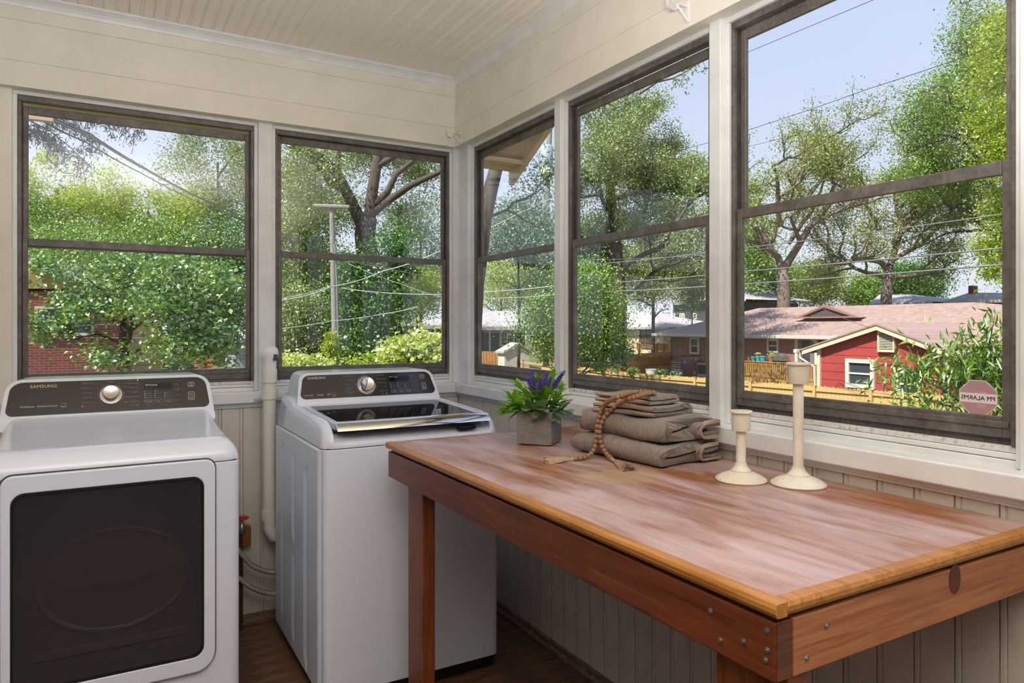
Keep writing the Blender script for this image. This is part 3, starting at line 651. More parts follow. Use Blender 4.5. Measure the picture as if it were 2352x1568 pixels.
# skirt edges back to the cabinet
edge = [(i, 0) for i in range(ny)] + [(ny - 1, j) for j in range(1, nz)] + [(i, nz - 1) for i in range(ny - 2, -1, -1)] + [(0, j) for j in range(nz - 2, 0, -1)]
base = len(b.v); b.v += [(XA - WA / 2 + .003, b.v[i * nz + j][1] + (.006 if i == ny - 1 else -.012 if i == 0 else 0), b.v[i * nz + j][2] + (.006 if j == nz - 1 else -.004 if j == 0 else 0)) for i, j in edge]
E_ = len(edge); b.f += [(edge[k][0] * nz + edge[k][1], edge[(k + 1) % E_][0] * nz + edge[(k + 1) % E_][1], base + (k + 1) % E_, base + k) for k in range(E_)]
fixn(b.build('side_panel', M['enamel'], wa, smooth=True, auto=60))
roll = [(YA0 + .002, .925), (YA0 + .0, .94), (YA0 + .006, .960), (YA0 + .018, .976), (YA0 + .036, .990), (YA0 + .058, 1.002), (YA0 + .085, 1.010), (YA0 + .12, 1.0145), (YA0 + .3, 1.021), (YA0 + .529, 1.029), (YA0 + .533, 1.030), (YA0 + .56, 1.036), (YA0 + .60, 1.05), (YA1 - .02, 1.05), (YA1 - .01, .93)]
top_cover(wa, XA, WA, YA0, YA1, .925, roll, .030, (.311, YA0 + .53, .034))
# lid
lx0, lx1 = XA - .303, XA + .303
def lz(y): return 1.0125 + (y - 2.53) * .035
b = B(); lf, lb = 2.482, 2.985
fnl = lambda a, q, t: (XA + a, q, lz(q) + t)
lo = rrect(lx1 - lx0, lb - lf, .03, 6, 0, (lf + lb) / 2, rs=(.01, .01, .035, .035))
li = rrect(.566, .425, .012, 6, 0, 2.7425)
lidf = fixn(ring(lo, li, fnl, -.026, .0).build('lid', M['plastic'], wa, bevel=.004, seg=2))
fixn(B().prism(li, fnl, -.010, -.003).build('lid_glass', M['lidglass'], lidf))
fixn(B().prism(li, fnl, -.026, -.0245).build('lid_liner', M['drumdark'], lidf))
# inner tub handle pattern seen under the glass
for xx, w_, h_ in ((-.04, .16, .075), (.14, .13, .07)):
    fixn(ring(rrect(w_, h_, .015, 5, xx, 2.72), rrect(w_ - .008, h_ - .008, .012, 5, xx, 2.72), fnl, -.0244, -.022).build('tub_rib', M['drum'], lidf))
pr = [(2.500, .0032), (2.480, .0020), (2.466, -.004), (2.456, -.013), (2.4515, -.024), (2.4545, -.0255), (2.478, -.02), (2.502, -.004)]
nseg = 14; vs = []
for i in range(nseg + 1):
    a = -.304 + .608 * i / nseg; bow = -.006 * (1 - (a / .304) ** 2)
    for q, z in pr: vs.append((XA + a, q + bow, lz(2.50) + z))
b = B(); n = len(pr); b.add(vs, [(i * n + j, i * n + (j + 1) % n, (i + 1) * n + (j + 1) % n, (i + 1) * n + j) for i in range(nseg) for j in range(n)] + [tuple(range(n)), tuple(nseg * n + j for j in range(n - 1, -1, -1))])
fixn(b.build('lid_lip', M['chrome'], wa, smooth=True, auto=50))
B().prism(rrect(.612, .50, .03, 5), lambda a, q, t: (XA + a, 2.735 + q, t + (q + 2.735 - 2.48) * .035), .981, .9845).build('lid_shadow_gap', M['seam'], wa)
B().box(1.175, 1.25, YA0 - .006, YA0 + .02, .958, .972).build('latch_grip', M['black'], wa, bevel=.005)
m, Lv, po = console(wa, XA + .002, .655, .618, 2.995, 3.050, 1.045, 1.158, 3.235, .612, .590, .034)
P_ = panel_px(m)
u, v = P_(840.5, 885.5); knob(wa, m, u, v, .0300)
arc(po, m, u, v, .0450, 30, 150, M['bluep']); arc(po, m, u, v, .0450, 165, 230, M['inkdim']); arc(po, m, u, v, .0450, -20, 10, M['inkdim'])
a = P_(706, 869.5); label_text(po, m, a[0], a[1], 'SAMSUNG', .0155, M['ink'], bold=.0006, sp=1.12)
a = P_(698, 909); label_text(po, m, a[0], a[1], 'activewash', .0088, M['ink'], bold=.0002); a = P_(728.5, 907.5); label_text(po, m, a[0], a[1], 'AquaJet', .0088, M['ink'], bold=.0002); a = P_(751, 906.5); label_text(po, m, a[0], a[1], 'VRT', .0088, M['ink'], bold=.0003)
a = P_(767, 906); outline_box(po, m, a[0], a[1], .0145, .0135, .001, M['inkdim'], 'energy_badge'); flat(po, m, a[0], a[1] - .004, .012, .0025, M['inkdim'], 'badge_bar')
for s, px, py in (('HEAVY DUTY', 807, 864.5), ('COLORS/DARKS', 815, 873.5), ('BEDDING', 806, 882.5), ('DELICATES', 810, 891.5), ('WATERPROOF', 815.5, 901)):
    a = P_(px, py); label_text(po, m, a[0], a[1], s, .0062, M['inkdim'], 'RIGHT')
for s, px, py in (('PERM PRESS', 865, 862.5), ('ACTIVE WASH', 866, 870.5), ('QUICK WASH', 868, 879.5), ('SPIN', 881, 888.5), ('RINSE + SPIN', 873, 898)):
    a = P_(px, py); label_text(po, m, a[0], a[1], s, .0062, M['inkdim'])
a = P_(836, 861.5); label_text(po, m, a[0], a[1], 'NORMAL', .005, M['inkdim'], 'CENTER'); a = P_(882, 904); label_text(po, m, a[0], a[1], 'Steam', .005, M['bluep'], 'RIGHT'); a = P_(887.5, 904); flat(po, m, a[0], a[1], .006, .006, M['bluep'], 'steam_mark')
a = P_(916, 870); flat(po, m, a[0], a[1], .092, .024, M['display'], 'display')
for i in range(5): a = P_(895 + 4.3 * i, 866); flat(po, m, a[0], a[1], .0055, .0052, M['ink'], 'cycle_icon')
for col, px, words in ((0, 898, ('Hot', 'Warm', 'Eco Warm', 'Cold')), (1, 914.5, ('High', 'Medium', 'Low', 'No Spin')), (2, 931, ('Heavy', 'Normal', 'Light'))):
    for i, s in enumerate(words):
        py = 879 + 4.1 * i - .35 * col + (3.2 if col == 2 else 0); px_ = px + i * .8
        a = P_(px_ - 2.2, py); flat(po, m, a[0], a[1], .0026, .003, M['ink'], 'indicator'); a = P_(px_, py); label_text(po, m, a[0], a[1], s, .0043, M['inkdim'])
for s, px in (('Temp', 905), ('Spin', 921.5), ('Soil Level', 938)):
    a = P_(px, 898.5 - (px - 905) * .05); outline_box(po, m, a[0], a[1], .0255, .0125, .003, M['inkdim']); label_text(po, m, a[0], a[1], s, .0047, M['ink'], 'CENTER')
for s, px, py in (('Extra Rinse', 944.5, 864.5), ('Delay End', 947.5, 875), ('Self Clean', 950, 885), ('Eco Plus', 952.5, 896)):
    a = P_(px, py); outline_box(po, m, a[0] + .006, a[1], .028, .0135, .002, M['inkdim'], t=.0008); label_text(po, m, a[0] - .004, a[1], s, .0038, M['inkdim'])
a = P_(968.5, 864.5); outline_box(po, m, a[0], a[1], .020, .0185, .004, M['ink']); arc(po, m, a[0], a[1] + .001, .0038, 120, 420, M['ink'], .001)
a = P_(973.5, 886.5); outline_box(po, m, a[0], a[1], .020, .031, .004, M['ink']); label_text(po, m, a[0], a[1] - .004, 'START', .0042, M['ink'], 'CENTER'); label_text(po, m, a[0], a[1] - .0095, 'PAUSE', .0042, M['ink'], 'CENTER')
for q in (-.002, .001): flat(po, m, a[0] + q, a[1] + .006, .0012, .006, M['ink'], 'pause_mark')
# ================================================================== WORK TABLE
tx0, tx1, ty0, ty1, tz = .836, 1.617, .692, 2.312, .96
tb = thing('work_table', 'tall reddish-brown wooden work table with screwed apron, beside the windows', 'table', ((tx0 + tx1) / 2, (ty0 + ty1) / 2, 0))
edges = [tx0 + .018, 1.00, 1.15, 1.305, 1.455, tx1]
for i in range(5):
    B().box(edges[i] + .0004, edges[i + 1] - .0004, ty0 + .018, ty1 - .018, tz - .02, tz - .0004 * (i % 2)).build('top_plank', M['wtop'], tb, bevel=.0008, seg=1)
pe = [(0, -.021), (-.004, -.0205), (-.0075, -.014), (-.0075, -.007), (-.004, -.001), (0, 0), (.0175, 0), (.0175, -.021)]
B().prism([(tx0 + .0 + u, tz + q) for u, q in pe], lambda u, q, t: (u, t, q), ty0 - .007, ty1 + .007).build('edge_trim', M['wedge'], tb)
B().prism([(ty0 + u, tz + q) for u, q in pe], lambda u, q, t: (t, u, q), tx0 + .0176, tx1).build('edge_trim', M['wedge'], tb)
B().prism([(ty1 - u, tz + q) for u, q in pe], lambda u, q, t: (t, u, q), tx0 + .0176, tx1).build('edge_trim', M['wedge'], tb)
B().box(tx0 + .010, tx1, ty0 + .010, ty1 - .010, tz - .030, tz - .0205).build('top_batten', M['burnt'], tb)
ap0, ap1 = .842, .9295
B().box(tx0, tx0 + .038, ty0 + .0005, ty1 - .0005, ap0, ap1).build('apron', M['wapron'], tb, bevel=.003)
B().box(tx0 + .003, tx0 + .036, ty0 - .0012, ty0 + .0015, ap0 + .003, ap1 - .003).build('apron_end_grain', M['wgrain'], tb)
B().box(tx0 + .0385, tx1, ty0, ty0 + .038, ap0, ap1).build('apron', M['wend'], tb, bevel=.003, label='lighter orange end apron with a dark knot')
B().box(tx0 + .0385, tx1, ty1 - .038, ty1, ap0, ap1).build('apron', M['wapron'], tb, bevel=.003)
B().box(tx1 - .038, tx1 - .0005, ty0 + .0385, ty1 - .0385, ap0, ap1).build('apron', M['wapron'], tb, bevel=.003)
for lx in (tx0 + .0385,):
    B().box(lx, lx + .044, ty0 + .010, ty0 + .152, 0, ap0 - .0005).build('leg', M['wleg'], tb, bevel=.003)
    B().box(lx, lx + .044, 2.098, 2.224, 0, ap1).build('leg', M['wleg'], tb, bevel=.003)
kn = B().lathe([(.001, 0), (.020, 0), (.017, .0008), (.001, .001)], (0, 0, 0), 16, Matrix.Rotation(math.pi / 2, 3, 'X')); me = mesh_of(kn, simple('knot_wood', '#4e2413', .6, c2='#6b351c', scale=60))
q = onY(2193, 1330, ty0); inst('knot', me, (q.x, ty0, q.z), tb, None, (1, 1, 1.35))
sc = B().lathe([(.0001, .0022), (.0026, .0022), (.003, .0012), (.0048, .0012), (.0052, 0)], (0, 0, 0), 14)
for px, py in ((1761, 1448), (1762, 1493), (1758, 1516), (1655, 1470), (1707, 1473), (1632, 1403)):
    q = onX(px, py, tx0); inst('screw', mesh_of(sc, M['screw']) if px == 1761 else bpy.data.objects['screw'].data, (tx0 - .0002, q.y, q.z), tb, (0, -math.pi / 2, 0))
for px, py in ((1899, 1437), (1853, 1512)):
    q = onY(px, py, ty0); inst('screw', bpy.data.objects['screw'].data, (q.x, ty0 - .0002, q.z), tb, (math.pi / 2, 0, 0))

# ================================================================== PLANTER
rp = random.Random(11)
Cc = Vector((1.271, 1.951, tz)); dL = Vector((-.65, .76, 0)); dR = Vector((.76, .65, 0)); S_ = .122; Hh = .114
ctr = Cc + (dL + dR) * S_ / 2
pl = thing('potted_plant', 'lavender and green leaves in square grey wooden box on table', 'plant', ctr)
fnp = lambda a, q, t: tuple(ctr + dR * a + dL * q + Vector((0, 0, t)))
b = B(); o_ = [(-S_ / 2, -S_ / 2), (S_ / 2, -S_ / 2), (S_ / 2, S_ / 2), (-S_ / 2, S_ / 2)]; i_ = [(x * .88, y * .88) for x, y in o_]
fixn(ring(o_, i_, fnp, .004, Hh).build('planter_box', M['planter'], pl, bevel=.002)); B().prism(i_, fnp, .001, .012).build('planter_base', M['planter'], pl)
B().prism(i_, fnp, Hh - .02, Hh - .012).build('moss', simple('moss', '#3f4a22', .95, bump=1, bscale=120), pl)
def leaf_shape(L, Wd, fold, droop, nseg=5, round_=1.0):
    b = B(); vs = []
    for i in range(nseg + 1):
        t = i / nseg; wd = Wd * (math.sin(math.pi * t ** .8) ** round_) * .5; z = -droop * t * t * L
        vs += [(t * L, -wd, z + fold * wd), (t * L, 0, z), (t * L, wd, z + fold * wd)]
    return b.add(vs, [f for i in range(nseg) for f in ((3 * i, 3 * i + 3, 3 * i + 4, 3 * i + 1), (3 * i + 1, 3 * i + 4, 3 * i + 5, 3 * i + 2))])
LB = leafmat('bright_box_leaf', '#5f9a2c', '#82bc3a', '#a4d455', .38, .08, k=1); LE = leafmat('eucalyptus_leaf', '#56784c', '#70945e', '#94b080', .25, .10, k=1)
lv_b = [mesh_of(leaf_shape(.046 * k, .021 * k, .35, .25), LB, True) for k in (.8, 1, 1.2)]
lv_e = [mesh_of(leaf_shape(.044 * k, .034 * k, .15, .2, 6, .55), LE, True) for k in (.8, 1, 1.15)]
stems = B()
def orient(d, up):
    d = d.normalized(); s = d.cross(up); s = s.normalized() if s.length > 1e-4 else d.orthogonal().normalized(); n = s.cross(d); return Matrix((d, -s, n)).transposed().to_euler()
nleaf = 0
def sprig(dirv, L, kind, n, start=.3):
    global nleaf
    base = ctr + Vector((rp.uniform(-.03, .03), rp.uniform(-.03, .03), Hh - .015)); pts = []
    for i in range(6):
        t = i / 5; pts.append(base + dirv * L * t + Vector((0, 0, -.25 * L * t * t * (1 - dirv.z))))
    stems.tube(pts, .0013, .0007, 5)
    for k in range(n):
        t = start + (1 - start) * (k + .3) / n; i = min(4, int(t * 5)); p = pts[i].lerp(pts[i + 1], t * 5 - i)
        ang = k * 2.4 + rp.random(); sd = dirv.orthogonal().normalized(); sd = Matrix.Rotation(ang, 3, dirv) @ sd
        d = (sd * (1.0 - .5 * t) + dirv * (.35 + .8 * t) + Vector((0, 0, .15))).normalized()
        inst('leaf', rp.choice(kind), p, pl, orient(d, Vector((0, 0, 1)))); nleaf += 1
right = Vector((FY, -FX, 0)); away = Vector((FX, FY, 0))
for a, e, L in ((-2.9, .35, .11), (-2.5, .7, .12), (-2.0, .9, .12), (-1.2, .8, .12), (-.5, .7, .12), (0, .42, .11), (.4, .8, .13), (1.0, .9, .12), (1.8, .7, .11), (2.5, .6, .12), (-1.6, 1.15, .13), (.2, 1.2, .14), (2.9, 1.0, .13), (-.9, 1.25, .12), (3.0, .25, .10), (-2.2, .3, .09)):
    d = right * (math.cos(a) * math.cos(e)) + away * (math.sin(a) * math.cos(e)) + Vector((0, 0, math.sin(e))); sprig(d, L * rp.uniform(.9, 1.1), lv_b, 12)
for a, e, L in ((-1.9, .45, .08), (-1.3, .5, .08), (-.7, .4, .085), (-.2, .4, .085), (-2.5, .35, .08), (-1.6, .25, .08), (-1.0, .1, .08)):
    d = right * (math.cos(a) * math.cos(e)) + away * (math.sin(a) * math.cos(e)) + Vector((0, 0, math.sin(e))); sprig(d, L, lv_e, 6, .45)
stems.build('stems', simple('green_stem', '#5c7a30', .6), pl)
PU = simple('lavender_bloom', '#5b4a9e', .7, c2='#7a67bd', scale=200)
def spike(dirv, L):
    base = ctr + Vector((rp.uniform(-.02, .02), rp.uniform(-.02, .02), Hh)); b = B(); b.tube([base, base + dirv * L * .7], .0011, n=5); b.build('flower_stem', bpy.data.materials['green_stem'], pl)
    f = B()
    for k in range(60):
        t = .62 + .38 * k / 60; p = base + dirv * L * t; sd = Matrix.Rotation(k * 2.4, 3, dirv) @ dirv.orthogonal().normalized(); r = .0085 * (1.15 - (t - .62) / .45)
        q = p + sd * r; u_ = dirv * .005; s_ = sd.cross(dirv) * .003
        f.add([p, q - s_, q + u_ + sd * .002, q + s_], [(0, 1, 2), (0, 2, 3)])
    f.build('flower_spike', PU, pl)
for px, py in ((1262, 853), (1204, 868), (1228, 862), (1290, 858), (1302, 852), (1248, 866), (1276, 866), (1238, 850)):
    tip = at(px, py, 2.33 + rp.uniform(-.03, .05)); d = tip - (ctr + Vector((0, 0, Hh))); spike(d.normalized(), d.length)
bl = B(); p0 = ctr + Vector((0, 0, Hh)); tip = at(1321, 838, 2.36); mid = p0.lerp(tip, .5) + Vector((0, 0, .02)); sd = away * .002
bl.add([p0 - sd, p0 + sd, mid - sd * 1.4, mid + sd * 1.4, tip], [(0, 1, 3, 2), (2, 3, 4)]); bl.build('grass_blade', LB, pl)

# ================================================================== TOWELS
LA = Vector((.132, -.991, 0)); NA = Vector((.991, .132, 0)); F0 = Vector((1.298, 1.852, tz))
rt = random.Random(3)
def stadium(path, th):
    n = len(path); L_, R_ = [], []
    for i, p in enumerate(path):
        a = path[max(i - 1, 0)]; c = path[min(i + 1, n - 1)]; d = Vector((c[0] - a[0], c[1] - a[1])).normalized(); nn = Vector((-d.y, d.x)) * th / 2
        L_.append((p[0] + nn.x, p[1] + nn.y)); R_.append((p[0] - nn.x, p[1] - nn.y))
    return L_ + R_[::-1]
def towel_piece(b, prof, l0, l1, z0, n0, wob, nst=18, seed=0, skew=0):
    r = random.Random(seed); ph = [r.uniform(0, 6.28) for _ in range(6)]; m_ = len(prof); vs = []
    cu = sum(p[0] for p in prof) / m_; cv = sum(p[1] for p in prof) / m_
    for i in range(nst + 1):
        t = i / nst; l = l0 + (l1 - l0) * t; e = min(t, 1 - t) * nst; sq = 1 - .10 * max(0, 1 - e / 1.5) ** 2
        for k, (u, v) in enumerate(prof):
            du = wob * (math.sin(5 * t + ph[0] + v * 60) * .6 + math.sin(13 * t + ph[1] + u * 25) * .4); dv = wob * (math.sin(6 * t + ph[2] + u * 18) * .8 + math.sin(15 * t + ph[3] + u * 40) * .35)
            if v < .004: dv = max(dv, 0) * .3
            ll = l + (wob * 2.2 * math.sin(u * 22 + v * 70 + ph[4]) if i in (0, nst) else 0)
            p = F0 + LA * ll + NA * (n0 + u + du + skew * (t - .5)) + Vector((0, 0, z0 - tz + cv + (v - cv) * sq + dv)); vs.append(p)
    f = [(i * m_ + j, i * m_ + (j + 1) % m_, (i + 1) * m_ + (j + 1) % m_, (i + 1) * m_ + j) for i in range(nst) for j in range(m_)]
    f += [tuple(range(m_ - 1, -1, -1)), tuple(nst * m_ + j for j in range(m_))]
    b.add(vs, f)
def upath(depth, H, th, nfold=9, flip=False):
    r = (H - th) / 2; pts = [(depth - depth * i / 8 * (1 - r / depth) , th / 2) for i in range(8)] + [(r - r * math.sin(math.pi * i / nfold), th / 2 + r - r * math.cos(math.pi * i / nfold)) for i in range(nfold + 1)] + [(r + (depth - r) * (i + 1) / 8, H - th / 2) for i in range(8)]
    return [(depth - u, v) for u, v in pts] if flip else pts
def big_towel(label, l0, l1, z0, n0, depth, H, seed, tongue, skew=0):
    r = thing('bath_towel', label, 'towel', F0 + LA * (l0 + l1) / 2 + NA * (n0 + depth / 2) + Vector((0, 0, z0 - tz)), 'stacked taupe towels')
    b = B(); th = H * .44; towel_piece(b, stadium(upath(depth, H, th), th), l0, l1, z0, n0, .0055, 22, seed, skew)
    fixn(b.build('outer_fold', M['towel'], r, smooth=True, auto=75))
    d2 = depth * .42; b = B(); towel_piece(b, stadium(upath(d2, H * .80, H * .30), H * .30), l1 - .12, l1 + tongue, z0 + H * .06, n0 + depth * .62, .004, 12, seed + 9)
    fixn(b.build('inner_fold', M['towel'], r, smooth=True, auto=75))
    b = B(); towel_piece(b, stadium(upath(d2 * .96, H * .84, .008), .0065), l1 + tongue - .004, l1 + tongue + .007, z0 + H * .04, n0 + depth * .62, .002, 3, seed + 9)
    fixn(b.build('hem', M['hem'], r, smooth=True, auto=75, label='paler stitched hem'))
    return r
big_towel('bottom taupe bath towel of the stack, folded flat on the table', .0, .362, tz + .001, .0, .225, .063, 1, .012)
big_towel('middle taupe bath towel lying on the bottom towel', .022, .352, tz + .0655, .012, .205, .066, 2, .028, .01)
def small_towel(label, l0, l1, z0, n0, depth, H, seed, skew):
    r = thing('hand_towel', label, 'towel', F0 + LA * (l0 + l1) / 2 + NA * (n0 + depth / 2) + Vector((0, 0, z0 - tz)), 'stacked taupe towels')
    b = B(); th = H * .44; towel_piece(b, stadium(upath(depth, H, th, 9, True), th), l0, l1, z0, n0, .0032, 16, seed, skew); fixn(b.build('folded_cloth', M['towel'], r, smooth=True, auto=75))
    for zz in (z0 + .003, z0 + H - th + .002):
        b = B(); pr = rrect(.006, th * .8, .0028, 3, -.001, th * .4); towel_piece(b, pr, l0 + .004, l1 - .004, zz, n0, .002, 16, seed, skew); fixn(b.build('hem', M['hem'], r, smooth=True, label='paler stitched hem'))
small_towel('lower of two small taupe hand towels, on the middle bath towel', .075, .300, tz + .1325, .026, .155, .032, 5, .03)
small_towel('topmost small taupe hand towel with the bead garland over it', .072, .268, tz + .1655, .034, .135, .028, 6, .03)

# ================================================================== BEAD GARLAND
zA = [(1090, 224), (1060, 217), (1025, 212), (990, 215), (958, 222), (928, 230), (900, 240), (870, 248), (840, 258), (808, 271), (780, 294), (766, 327), (757, 362), (747, 398), (741, 436), (740, 473), (739, 511), (737, 549), (735, 588), (715, 621), (682, 636), (645, 640), (607, 637)]
zB = [(1100, 226), (1075, 222), (1045, 222), (1012, 240), (985, 252), (960, 257), (935, 263), (905, 270), (868, 291), (840, 314), (813, 339), (790, 369), (765, 400), (752, 436), (745, 475), (755, 513), (766, 549), (776, 586), (801, 619), (834, 641)]
c0 = 1.531
def bead_pos(zx, zy, side):
    px, py = 1100 + zx * .3656, 820 + zy * .3656
    if zy > 606: return onZ(px, py, tz + .0075)
    if zy < 262: return onZ(px, py, tz + .2015)
    k = np.interp(zy, [262, 300, 340, 400, 480, 540, 606], [.030, .018, .004, -.020, -.023, -.026, -.034])
    r = _ray(px, py); t = (c0 + k - (Vector((0, 0, CAMH)).dot(NA))) / r.dot(NA); return Vector((0, 0, CAMH)) + r * t
ga = thing('bead_garland', 'wooden bead garland with two jute tassels draped over the towels', 'garland', onZ(1370, 1055, tz))
bm_ = mesh_of(B().lathe([(.0012, -.0076), (.0035, -.0070), (.0060, -.0048), (.0074, -.0018), (.0074, .0018), (.0060, .0048), (.0035, .0070), (.0012, .0076)], (0, 0, 0), 14), M['bead'], True)
for zz in (zA, zB):
    pp = [bead_pos(a, c, 0) for a, c in zz]
    for _ in range(4): pp = [pp[0]] + [(pp[i - 1] + pp[i] * 2 + pp[i + 1]) / 4 for i in range(1, len(pp) - 1)] + [pp[-1]]
    B().tube(pp, .0012, n=5).build('cord', M['jute'], ga)
    ln = [0]
    for a_, c_ in zip(pp[:-1], pp[1:]): ln.append(ln[-1] + (c_ - a_).length)
    nb = int(ln[-1] / .0152); q_ = []
    for i in range(nb + 1):
        s_ = ln[-1] * i / nb; j = max(1, next((k for k in range(len(ln)) if ln[k] >= s_), len(ln) - 1)); q_.append(pp[j - 1].lerp(pp[j], (s_ - ln[j - 1]) / max(1e-6, ln[j] - ln[j - 1])))
    pp = q_
    for i, p in enumerate(pp):
        d = pp[min(i + 1, len(pp) - 1)] - pp[max(i - 1, 0)]; inst('bead', bm_, p, ga, d.to_track_quat('Z', 'Y').to_euler(), (1.04, 1.04, 1.0))
def tassel(p0, d, L, wd, seed, drop):
    r = random.Random(seed); b = B(); d = d.normalized(); s = d.cross(Vector((0, 0, 1))).normalized()
    for k in range(260):
        a = r.uniform(-1, 1); h = r.random(); e = p0 + d * L * r.uniform(.8, 1.05) + s * a * wd + Vector((0, 0, -drop + .0015 + h * wd * .9 * (1 - a * a)))
        m_ = p0 + d * L * .3 + s * a * wd * .45 + Vector((0, 0, h * .008 - drop * .3)); b.tube([p0, m_, e], .0010, .0007, 3, False)
    b.build('tassel', M['jute'], ga); B().tube([p0 - d * .004, p0 + d * .008], .0042, .0052, 8).build('tassel_knot', M['jute'], ga)
pA, pB = bead_pos(*zA[-1], 0), bead_pos(*zB[-1], 0)
e1 = onZ(1252, 1060, tz + .004); tassel(pA + (e1 - pA).normalized() * .009, e1 - pA, (e1 - pA).length - .008, .021, 1, .0055)
e2 = onZ(1446, 1078, tz + .004); tassel(pB + (e2 - pB).normalized() * .010, e2 - pB, (e2 - pB).length - .008, .022, 2, .0055)

# ================================================================== CANDLESTICKS
def candlestick(label, x, y, r, h, cup):
    t = thing('candlestick', label, 'candlestick', (x, y, tz))
    k = r / .062
    base = [(.001, 0), (r * .97, 0), (r, .003), (r * .985, .006), (r * .80, .014), (r * .55, .021), (r * .40, .0245), (r * .40, .027), (r * .36, .029), (r * .28, .035), (r * .235, .040), (r * .225, .045), (.001, .046)]
    B().lathe(base, (x, y, tz), 40).build('base', M['cream'], t, smooth=True, auto=50)
    B().lathe([(.001, .043), (.0118 * k, .043), (.0118 * k, h - cup + .002), (.001, h - cup + .002)], (x, y, tz), 24).build('stem', M['cream'], t, smooth=True, auto=50)
    c = .0225 * k
    B().lathe([(.010, h - cup), (c * .95, h - cup), (c, h - cup + .003), (c, h - .008), (c * 1.22, h - .0055), (c * 1.24, h - .002), (c * 1.18, h), (c * .82, h), (c * .80, h - .03), (.002, h - .031), (.002, h - cup + .002)], (x, y, tz), 32).build('candle_cup', M['cream'], t, smooth=True, auto=50)
candlestick('short chipped cream metal candlestick without a candle, standing on the table', 1.421, 1.284, .0645, .181, .052)
candlestick('tall chipped cream metal candlestick beside the shorter one on the table', 1.507, 1.177, .0670, .308, .053)

# ================================================================== PLUMBING
pp_ = thing('drain_standpipe', 'white plastic standpipe with domed air valve between dryer and washer', 'pipe', (.632, 3.30, .40))
X_, Y_ = .632, 3.301
B().lathe([(.0285, .50), (.0285, 1.20)], (X_, Y_, 0), 24).build('pipe', M['pvc'], pp_, smooth=True, auto=50)
for z0, z1 in ((.485, .53), (1.03, 1.068), (1.105, 1.165)):
    B().lathe([(.0285, z0), (.034, z0), (.034, z1), (.0285, z1)], (X_, Y_, 0), 24).build('coupling', M['pvc'], pp_, smooth=True, auto=50)
B().lathe([(.029, 1.165), (.031, 1.175), (.031, 1.205), (.0385, 1.218), (.0395, 1.235), (.0385, 1.248), (.033, 1.260), (.022, 1.268), (.001, 1.272)], (X_, Y_, 0), 28).build('air_valve', M['pvccap'], pp_, smooth=True, auto=45)
B().box(X_ + .010, X_ + .030, Y_ - .0385, Y_ - .02, 1.205, 1.232).build('valve_slot', M['seam'], pp_, bevel=.002)
B().tube([(X_, Y_, .49), (X_ + .001, Y_, .45), (X_ + .02, Y_, .41), (X_ + .06, Y_ - .0, .40), (X_ + .10, Y_, .42), (X_ + .11, Y_, .47)], .030, n=16).build('trap_bend', M['pvc'], pp_, smooth=True, auto=60)
B().box(.575, .70, 3.349, 3.358, 1.018, 1.030).build('strap', M['gutter'], pp_, bevel=.001)
vp = thing('water_valve', 'aged brass water valve with red wheel handle on a rusty riser pipe', 'valve', (.52, 3.345, 0))
B().tube([(.512, 3.34, 0), (.512, 3.34, .45)], .0125, n=14).build('riser_pipe', M['rust'], vp, smooth=True, auto=50)
B().box(.522, .562, 3.35, 3.385, .365, .455).build('wooden_block', M['brass'], vp, bevel=.004)
B().lathe([(.008, .43), (.016, .44), (.018, .455), (.012, .47), (.007, .478), (.006, .50)], (.518, 3.325, 0), 16).build('valve_body', M['screw'], vp, smooth=True, auto=50)
b = B(); n = 14
for i in range(n):
    pass
rim = [(.518 + (.024 + .003 * math.cos(a * 7)) * math.cos(a), 3.325 + (.024 + .003 * math.cos(a * 7)) * math.sin(a), .502) for a in [2 * math.pi * i / 56 for i in range(57)]]
b.tube(rim, .0045, n=6)
for q in range(3): a = q * 2.09; b.tube([(.518, 3.325, .501), (.518 + .023 * math.cos(a), 3.325 + .023 * math.sin(a), .502)], .0035, n=6)
b.build('handwheel', M['redmetal'], vp, smooth=True)
def hose(label, pts):
    cr_ = []
    P4 = [Vector(p) for p in pts]
    for i in range(len(P4) - 1):
        a, b_, c, d = P4[max(i - 1, 0)], P4[i], P4[i + 1], P4[min(i + 2, len(P4) - 1)]
        for k in range(6):
            t = k / 6; cr_.append(.5 * ((2 * b_) + (c - a) * t + (2 * a - 5 * b_ + 4 * c - d) * t * t + (3 * b_ - a - 3 * c + d) * t ** 3))
    cr_.append(P4[-1]); tag(B().tube(cr_, .0115, n=10).build('supply_hose', M['hose'], None, smooth=True, auto=60), label, 'hose')
hose('upper braided water hose sagging from behind the dryer to the washer', [(.43, 3.30, .43), (.50, 3.30, .366), (.55, 3.29, .30), (.61, 3.285, .262), (.665, 3.28, .25), (.74, 3.275, .26)])
hose('lower braided water hose sagging just above the floorboards', [(.43, 3.30, .28), (.50, 3.30, .244), (.55, 3.29, .20), (.61, 3.285, .165), (.665, 3.28, .152), (.74, 3.275, .16)])

